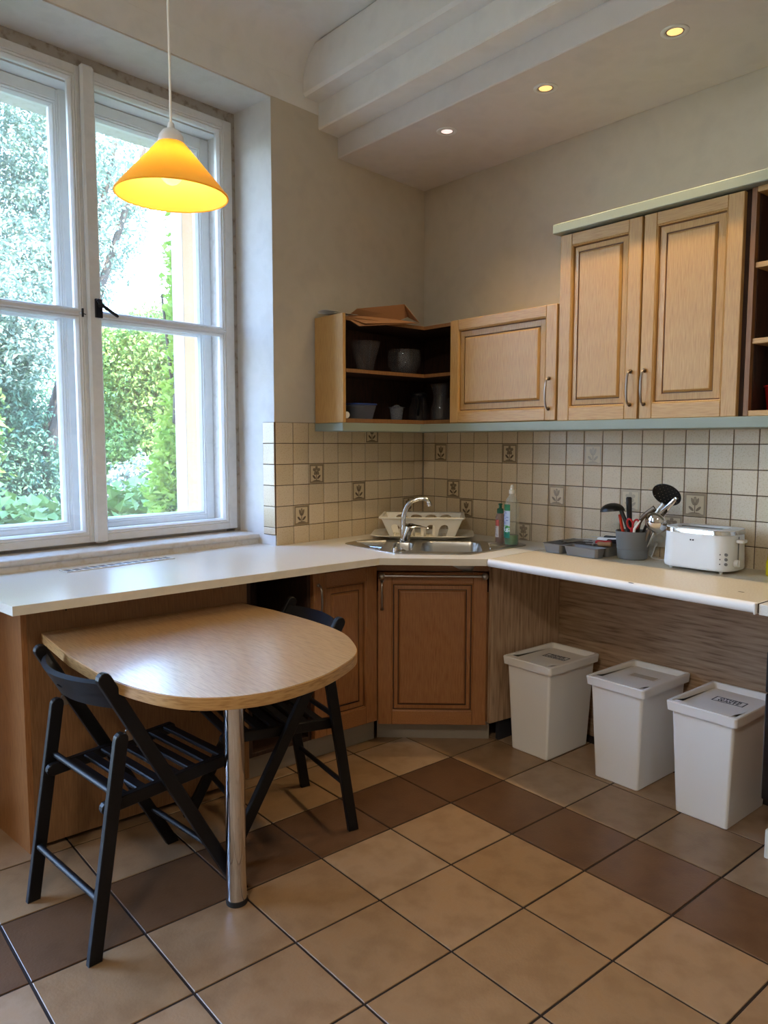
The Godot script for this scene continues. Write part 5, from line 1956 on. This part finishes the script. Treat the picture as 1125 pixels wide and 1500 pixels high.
	var pts := spline([V(0.31, 1.975, 0.79), V(0.24, 1.982, 0.80), V(0.15, 1.990, 0.80), V(0.115, 1.996, 0.80), V(0.118, 2.006, 0.80), V(0.15, 2.010, 0.79), V(0.19, 2.003, 0.78)], 6)
	var rg := []
	for p in pts:
		rg.append([p + V(0, 0, -0.07), p + V(0, 0, 0.014), p + V(0, 0.0008, 0.014), p + V(0, 0.0008, -0.07)])
	g.loft(rg)
	objw("sheet", g, M.paper_white, t, 60.0)
	# shelf at the edge of the picture
	t = thing("bowl", "red bowl on the bottom board of the open wall shelf", "bowl", V(2.075, 1.4835, 0.20))
	g = G.new()
	g.lathe([Vector2(0, 0), Vector2(0.062, 0), Vector2(0.067, 0.004), Vector2(0.076, 0.082), Vector2(0.080, 0.083), Vector2(0.080, 0.088), Vector2(0.073, 0.088), Vector2(0.063, 0.006), Vector2(0, 0.005)], 36)
	obj("bowl", g, M.red_plastic, t)
	t = thing("tub", "grey-green plastic tub stacked in the red bowl on the wall shelf", "tub", V(2.095, 1.492, 0.20))
	g = G.new()
	g.lathe([Vector2(0, 0), Vector2(0.044, 0), Vector2(0.05, 0.15), Vector2(0.068, 0.20), Vector2(0.072, 0.205), Vector2(0.066, 0.205), Vector2(0.046, 0.15), Vector2(0.04, 0.006), Vector2(0, 0.005)], 28)
	obj("tub", g, M.sage, t)

# ---------------------------------------------------------------- lamps
func lamps() -> void:
	# pendant
	var c := V(1.273, 2.020, 2.100)
	var t := thing("pendant_lamp", "yellow cone pendant lamp hanging in front of the window, bulb lit", "lamp", c)
	var tilt := Transform3D(Basis(Vector3(0.76, 0, 0.64).normalized(), -0.01), Vector3.ZERO)
	var g := G.new()
	g.lathe([Vector2(0.030, 0.132), Vector2(0.036, 0.128), Vector2(0.135, 0.014), Vector2(0.142, 0.003), Vector2(0.146, 0.001), Vector2(0.147, -0.003), Vector2(0.1445, -0.005), Vector2(0.142, -0.003)], 64, tilt)
	obj("shade", g, M.shade_yellow, t, 40.0)
	g = G.new()
	g.lathe([Vector2(0.142, -0.003), Vector2(0.132, 0.0125), Vector2(0.034, 0.1262), Vector2(0.030, 0.1295)], 64, tilt)
	obj("shade_lining", g, M.shade_inside, t, 40.0)
	g = G.new()
	g.lathe([Vector2(0.006, 0.182), Vector2(0.008, 0.180), Vector2(0.010, 0.166), Vector2(0.022, 0.160), Vector2(0.031, 0.148), Vector2(0.034, 0.132), Vector2(0.033, 0.124), Vector2(0.02, 0.122)], 32, tilt)
	obj("cap", g, M.white_plastic, t)
	g = G.new()
	var top := tilt * V(0, 0.18, 0)
	g.tube([top, top + V(0.0, 0.25, 0.0), V(0.0, 3.2 - c.y, 0.0)], 0.0032, 10)
	obj("cord", g, M.cream_plastic, t)
	g = G.new()
	g.ball(tilt * V(0, 0.058, 0), V(0.030, 0.034, 0.030), 20, 12)
	var bulb := obj("bulb", g, M.bulb, t)
	g = G.new()
	g.lathe([Vector2(0.014, 0.085), Vector2(0.018, 0.09), Vector2(0.02, 0.123)], 20, tilt)
	obj("socket", g, M.white_plastic, t)
	var o := OmniLight3D.new()
	o.name = "bulb_light"
	o.position = tilt * V(0, 0.056, 0)
	o.light_color = Color(1.0, 0.84, 0.55)
	o.light_energy = 0.03
	o.light_size = 0.03
	o.omni_range = 12.0
	o.omni_attenuation = 2.0
	o.shadow_enabled = true
	t.add_child(o)
	# downlights in the lowered ceiling
	var n := 0
	for q in [[0.666, "recessed ceiling spot nearest the corner, dim white", "spot_cool", 0.10], [1.217, "middle recessed ceiling spot with a warm glow", "spot_glow", 0.26], [1.764, "recessed ceiling spot farthest from the corner, over the two-door cabinet", "spot_glow", 0.30]]:
		var s := thing("ceiling_spot", q[1], "ceiling light", V(q[0], 2.768, 0.489), 0.0, "recessed spots in the lowered ceiling")
		g = G.new()
		g.lathe([Vector2(0.047, 0.0), Vector2(0.047, -0.003), Vector2(0.040, -0.006), Vector2(0.034, -0.005), Vector2(0.030, -0.001)], 36)
		obj("ring", g, M.white_plastic, s)
		g = G.new()
		g.lathe([Vector2(0.030, -0.001), Vector2(0.029, -0.004), Vector2(0.026, -0.002)], 32)
		obj("inner_ring", g, M.nickel, s)
		g = G.new()
		g.lathe([Vector2(0.0, -0.006), Vector2(0.012, -0.0055), Vector2(0.026, -0.002)], 28)
		obj("lens", g, M[q[2]], s)
		var sp := SpotLight3D.new()
		sp.name = "spot_light"
		sp.position = V(0, -0.014, 0)
		sp.rotation.x = -PI / 2
		sp.light_color = Color(1.0, 0.88, 0.68)
		sp.light_energy = q[3] * SPOTS
		sp.light_size = 0.025
		sp.spot_angle = 52.0
		sp.spot_angle_attenuation = 1.0
		sp.spot_range = 12.0
		sp.spot_attenuation = 2.0
		sp.shadow_enabled = true
		s.add_child(sp)
	# ceiling lamp added unseen behind the camera to brighten the room
	t = thing("added_ceiling_lamp", "round white ceiling lamp added unseen behind the camera to brighten the room", "lamp", V(3.3, 3.2, 4.0))
	g = G.new()
	g.lathe([Vector2(0.0, -0.002), Vector2(0.24, -0.002), Vector2(0.25, -0.01), Vector2(0.25, -0.05), Vector2(0.235, -0.06)], 40)
	obj("rim", g, M.white_plastic, t)
	g = G.new()
	g.lathe([Vector2(0.235, -0.058), Vector2(0.16, -0.085), Vector2(0.0, -0.095)], 40)
	obj("diffuser", g, M.added_lamp_glow, t)
	var al := AreaLight3D.new()
	al.name = "added_lamp_light"
	al.position = V(0, -0.10, 0)
	al.rotation.x = -PI / 2
	al.area_size = Vector2(0.4, 0.4)
	al.light_color = Color(1.0, 0.975, 0.94)
	al.light_energy = ADDED_LAMP
	al.area_range = 14.0
	al.shadow_enabled = true
	t.add_child(al)

const SPOTS := 1.15
const ADDED_LAMP := 1.6

# ---------------------------------------------------------------- garden
func leaf_mesh(n: int, size: float, wide: float) -> ArrayMesh:
	var rng := RandomNumberGenerator.new()
	rng.seed = 11 + n
	var g := G.new()
	for i in n:
		var d := Vector3(rng.randf_range(-1, 1), rng.randf_range(-0.7, 0.5), rng.randf_range(-1, 1)).normalized()
		var o := Vector3(rng.randf_range(-1, 1), rng.randf_range(-1, 1), rng.randf_range(-1, 1)) * size * 1.3
		var s := d.cross(Vector3(rng.randf_range(-0.4, 0.4), 1, rng.randf_range(-0.4, 0.4))).normalized() * size * wide
		var up := s.cross(d).normalized() * size * 0.18
		var a := o
		var b := o + d * size * 0.45 + s * 0.5 + up
		var c := o + d * size
		var e := o + d * size * 0.45 - s * 0.5 + up
		g.tri(a, b, c); g.tri(a, c, e)
	return g.mesh(0.0)

func foliage(parent: Node3D, called: String, m: Material, mesh: Mesh, blobs: Array, count: int, tint: Array, rng: RandomNumberGenerator, fill := 0.5) -> void:
	var mm := MultiMesh.new()
	mm.transform_format = MultiMesh.TRANSFORM_3D
	mm.use_colors = true
	mm.mesh = mesh
	mm.instance_count = count
	var total := 0.0
	for b in blobs:
		total += pow(b[1].x * b[1].y * b[1].z, 0.6667)
	for i in count:
		var k := rng.randf() * total
		var bi := 0
		for j in blobs.size():
			k -= pow(blobs[j][1].x * blobs[j][1].y * blobs[j][1].z, 0.6667)
			if k <= 0.0:
				bi = j
				break
		var d := Vector3(rng.randfn(), rng.randfn(), rng.randfn()).normalized()
		var r := pow(rng.randf(), fill) * (0.92 + 0.16 * rng.randf())
		var p: Vector3 = blobs[bi][0] + d * r * blobs[bi][1]
		var bas := Basis.from_euler(Vector3(rng.randf_range(-0.7, 0.7), rng.randf() * TAU, rng.randf_range(-0.7, 0.7))).scaled(Vector3.ONE * rng.randf_range(0.65, 1.25))
		mm.set_instance_transform(i, Transform3D(bas, p))
		var c: Color = tint[0].lerp(tint[1], rng.randf())
		mm.set_instance_color(i, c)
	var o := MultiMeshInstance3D.new()
	o.name = called
	o.multimesh = mm
	o.material_override = m
	o.set_meta("kind", "stuff")
	parent.add_child(o, true)

func branches(parent: Node3D, base: Vector3, tips: Array, r: float, rng: RandomNumberGenerator) -> void:
	var g := G.new()
	for t in tips:
		var mid := base.lerp(t, 0.5) + Vector3(rng.randf_range(-0.2, 0.2), 0.3, rng.randf_range(-0.2, 0.2)) * base.distance_to(t) * 0.15
		g.tube(spline([base, mid, t], 6), [r, r * 0.95, r * 0.9, r * 0.85, r * 0.8, r * 0.75, r * 0.7, r * 0.6, r * 0.5, r * 0.42, r * 0.35, r * 0.28, r * 0.2], 7)
	obj("branches", g, M.bark, parent)

func garden() -> void:
	var gr := root("ground")
	var g := G.new()
	g.box2(V(-60, -1.4, -40), V(-0.2, -1.2, 45))
	obj("gravel_bed", g, M.gravel, gr, 0.0)
	var rng := RandomNumberGenerator.new()
	rng.seed = 21
	var small := leaf_mesh(10, 0.062, 0.55)
	var mid := leaf_mesh(9, 0.075, 0.6)
	var big := leaf_mesh(5, 0.11, 0.75)
	var w1 := Color(1, 1, 1)
	var defs := [
		# called, label, base, material, mesh, count, blobs in metres from the base, tints
		["tree", "pale leafy tree filling the upper panes of the window", Vector3(-6.0, -1.2, 1.2), "leaf_pale", small, 13000, [[V(0.3, 6.4, 0.6), V(1.7, 1.9, 1.6)], [V(0.9, 4.4, 1.5), V(1.4, 1.3, 1.2)], [V(0.6, 5.2, -1.0), V(1.1, 1.3, 0.8)], [V(1.0, 8.0, 1.4), V(1.6, 1.2, 1.6)], [V(0.8, 3.9, 0.0), V(1.1, 0.9, 1.0)]], [Color(0.75, 0.85, 0.85), w1]],
		["tree", "drooping tree of small leaves beside the house wall, against the sky", Vector3(-5.2, -1.2, -2.6), "leaf_pale", small, 7000, [[V(0.1, 5.9, 0.2), V(0.9, 1.1, 0.6)], [V(0.5, 5.0, 0.3), V(0.5, 0.9, 0.45)], [V(0.2, 4.2, 0.8), V(0.9, 0.7, 0.8)], [V(-0.3, 7.4, 0.3), V(1.1, 1.0, 0.7)]], [Color(0.7, 0.85, 0.8), w1]],
		["tree", "yellow-green tree in the middle of the garden behind the silver shrub", Vector3(-8.5, -1.2, -2.2), "leaf_lime", mid, 14000, [[V(0, 3.3, 0), V(1.6, 1.3, 1.5)], [V(0.6, 2.2, 0.4), V(1.3, 0.9, 1.3)]], [Color(0.75, 0.95, 0.75), w1]],
		["conifer", "grey-green weeping conifer seen through the lower pane nearest the camera", Vector3(-5.6, -1.2, 0.9), "leaf_deep", small, 12000, [[V(0, 1.6, 0), V(0.8, 1.6, 0.8)], [V(0.1, 3.0, 0.2), V(0.55, 1.0, 0.55)], [V(0.3, 1.0, 0.7), V(0.7, 1.1, 0.7)]], [Color(0.7, 0.85, 0.9), Color(0.95, 1, 1)]],
		["shrub", "silvery shrub low behind the pane beside the house wall", Vector3(-4.1, -1.2, 0.0), "leaf_silver", small, 8000, [[V(0, 1.45, 0), V(0.5, 0.95, 0.45)], [V(0.1, 0.8, 0.1), V(0.55, 0.8, 0.5)]], [Color(0.8, 0.9, 0.9), w1]],
		["shrub", "bright green bush of broad leaves just outside the window sill", Vector3(-1.9, -1.2, 1.3), "leaf_lime", big, 5000, [[V(0, 1.8, -0.4), V(0.6, 0.42, 0.7)], [V(0, 1.78, 0.7), V(0.6, 0.4, 0.8)], [V(-0.1, 0.6, 0.1), V(0.6, 0.6, 1.2)]], [Color(0.7, 0.85, 0.6), w1]],
		["shrub", "leafy green bush at the near edge of the window, lower pane", Vector3(-4.0, -1.2, 1.75), "leaf_lime", mid, 7000, [[V(0, 2.6, 0.1), V(0.5, 0.9, 0.5)], [V(0.1, 1.7, 0.3), V(0.6, 0.9, 0.6)]], [Color(0.75, 0.95, 0.7), w1]],
		["hedge", "deep green hedge of trees closing the garden at the back", Vector3(-13.0, -1.2, -1.0), "leaf_deep", mid, 34000, [[V(0, 2.0, 0), V(1.6, 2.6, 3.0)], [V(0, 2.0, 5.0), V(1.6, 2.8, 3.0)], [V(0.5, 2.0, -4.5), V(1.6, 2.4, 3.0)], [V(-1, 4.4, 2.5), V(1.8, 1.6, 3.0)], [V(0.5, 1.5, -8.5), V(1.6, 2.2, 3.0)], [V(0, 1.0, 9.0), V(1.6, 3.0, 3.0)]], [Color(0.7, 0.9, 0.85), w1]],
	]
	for q in defs:
		var t := thing(q[0], q[1], "tree" if q[0] in ["tree", "conifer"] else q[0], q[2])
		var tips := []
		for b in q[6]:
			tips.append(b[0])
			for k in 2:
				tips.append(b[0] + Vector3(rng.randf_range(-0.8, 0.8), rng.randf_range(-0.3, 0.7), rng.randf_range(-0.8, 0.8)) * b[1])
		branches(t, Vector3.ZERO, tips, 0.09 if q[0] == "tree" else 0.035, rng)
		foliage(t, "leaves", M[q[3]], q[4], q[6], q[5], q[7], rng, 0.42)
	# climber beside the window, leaf colour lightened because the house wall shades it
	var t := thing("climbing_plant", "green climber growing on the house wall beside the window, light put into its leaf colour", "climber", Vector3(-0.82, -1.2, 1.04))
	branches(t, Vector3.ZERO, [V(-0.08, 2.6, 0.05), V(-0.05, 4.1, 0.0), V(-0.12, 3.4, 0.1)], 0.03, rng)
	foliage(t, "leaves", M.leaf_lightened, leaf_mesh(8, 0.05, 0.75), [[V(-0.05, 2.4, -0.06), V(0.16, 0.9, 0.16)], [V(-0.05, 3.4, -0.08), V(0.15, 0.8, 0.14)], [V(-0.05, 1.3, 0.0), V(0.2, 0.8, 0.24)], [V(0.0, 2.3, 0.10), V(0.12, 0.4, 0.12)]], 5000, [Color(0.7, 0.9, 0.6), w1], rng, 0.5)
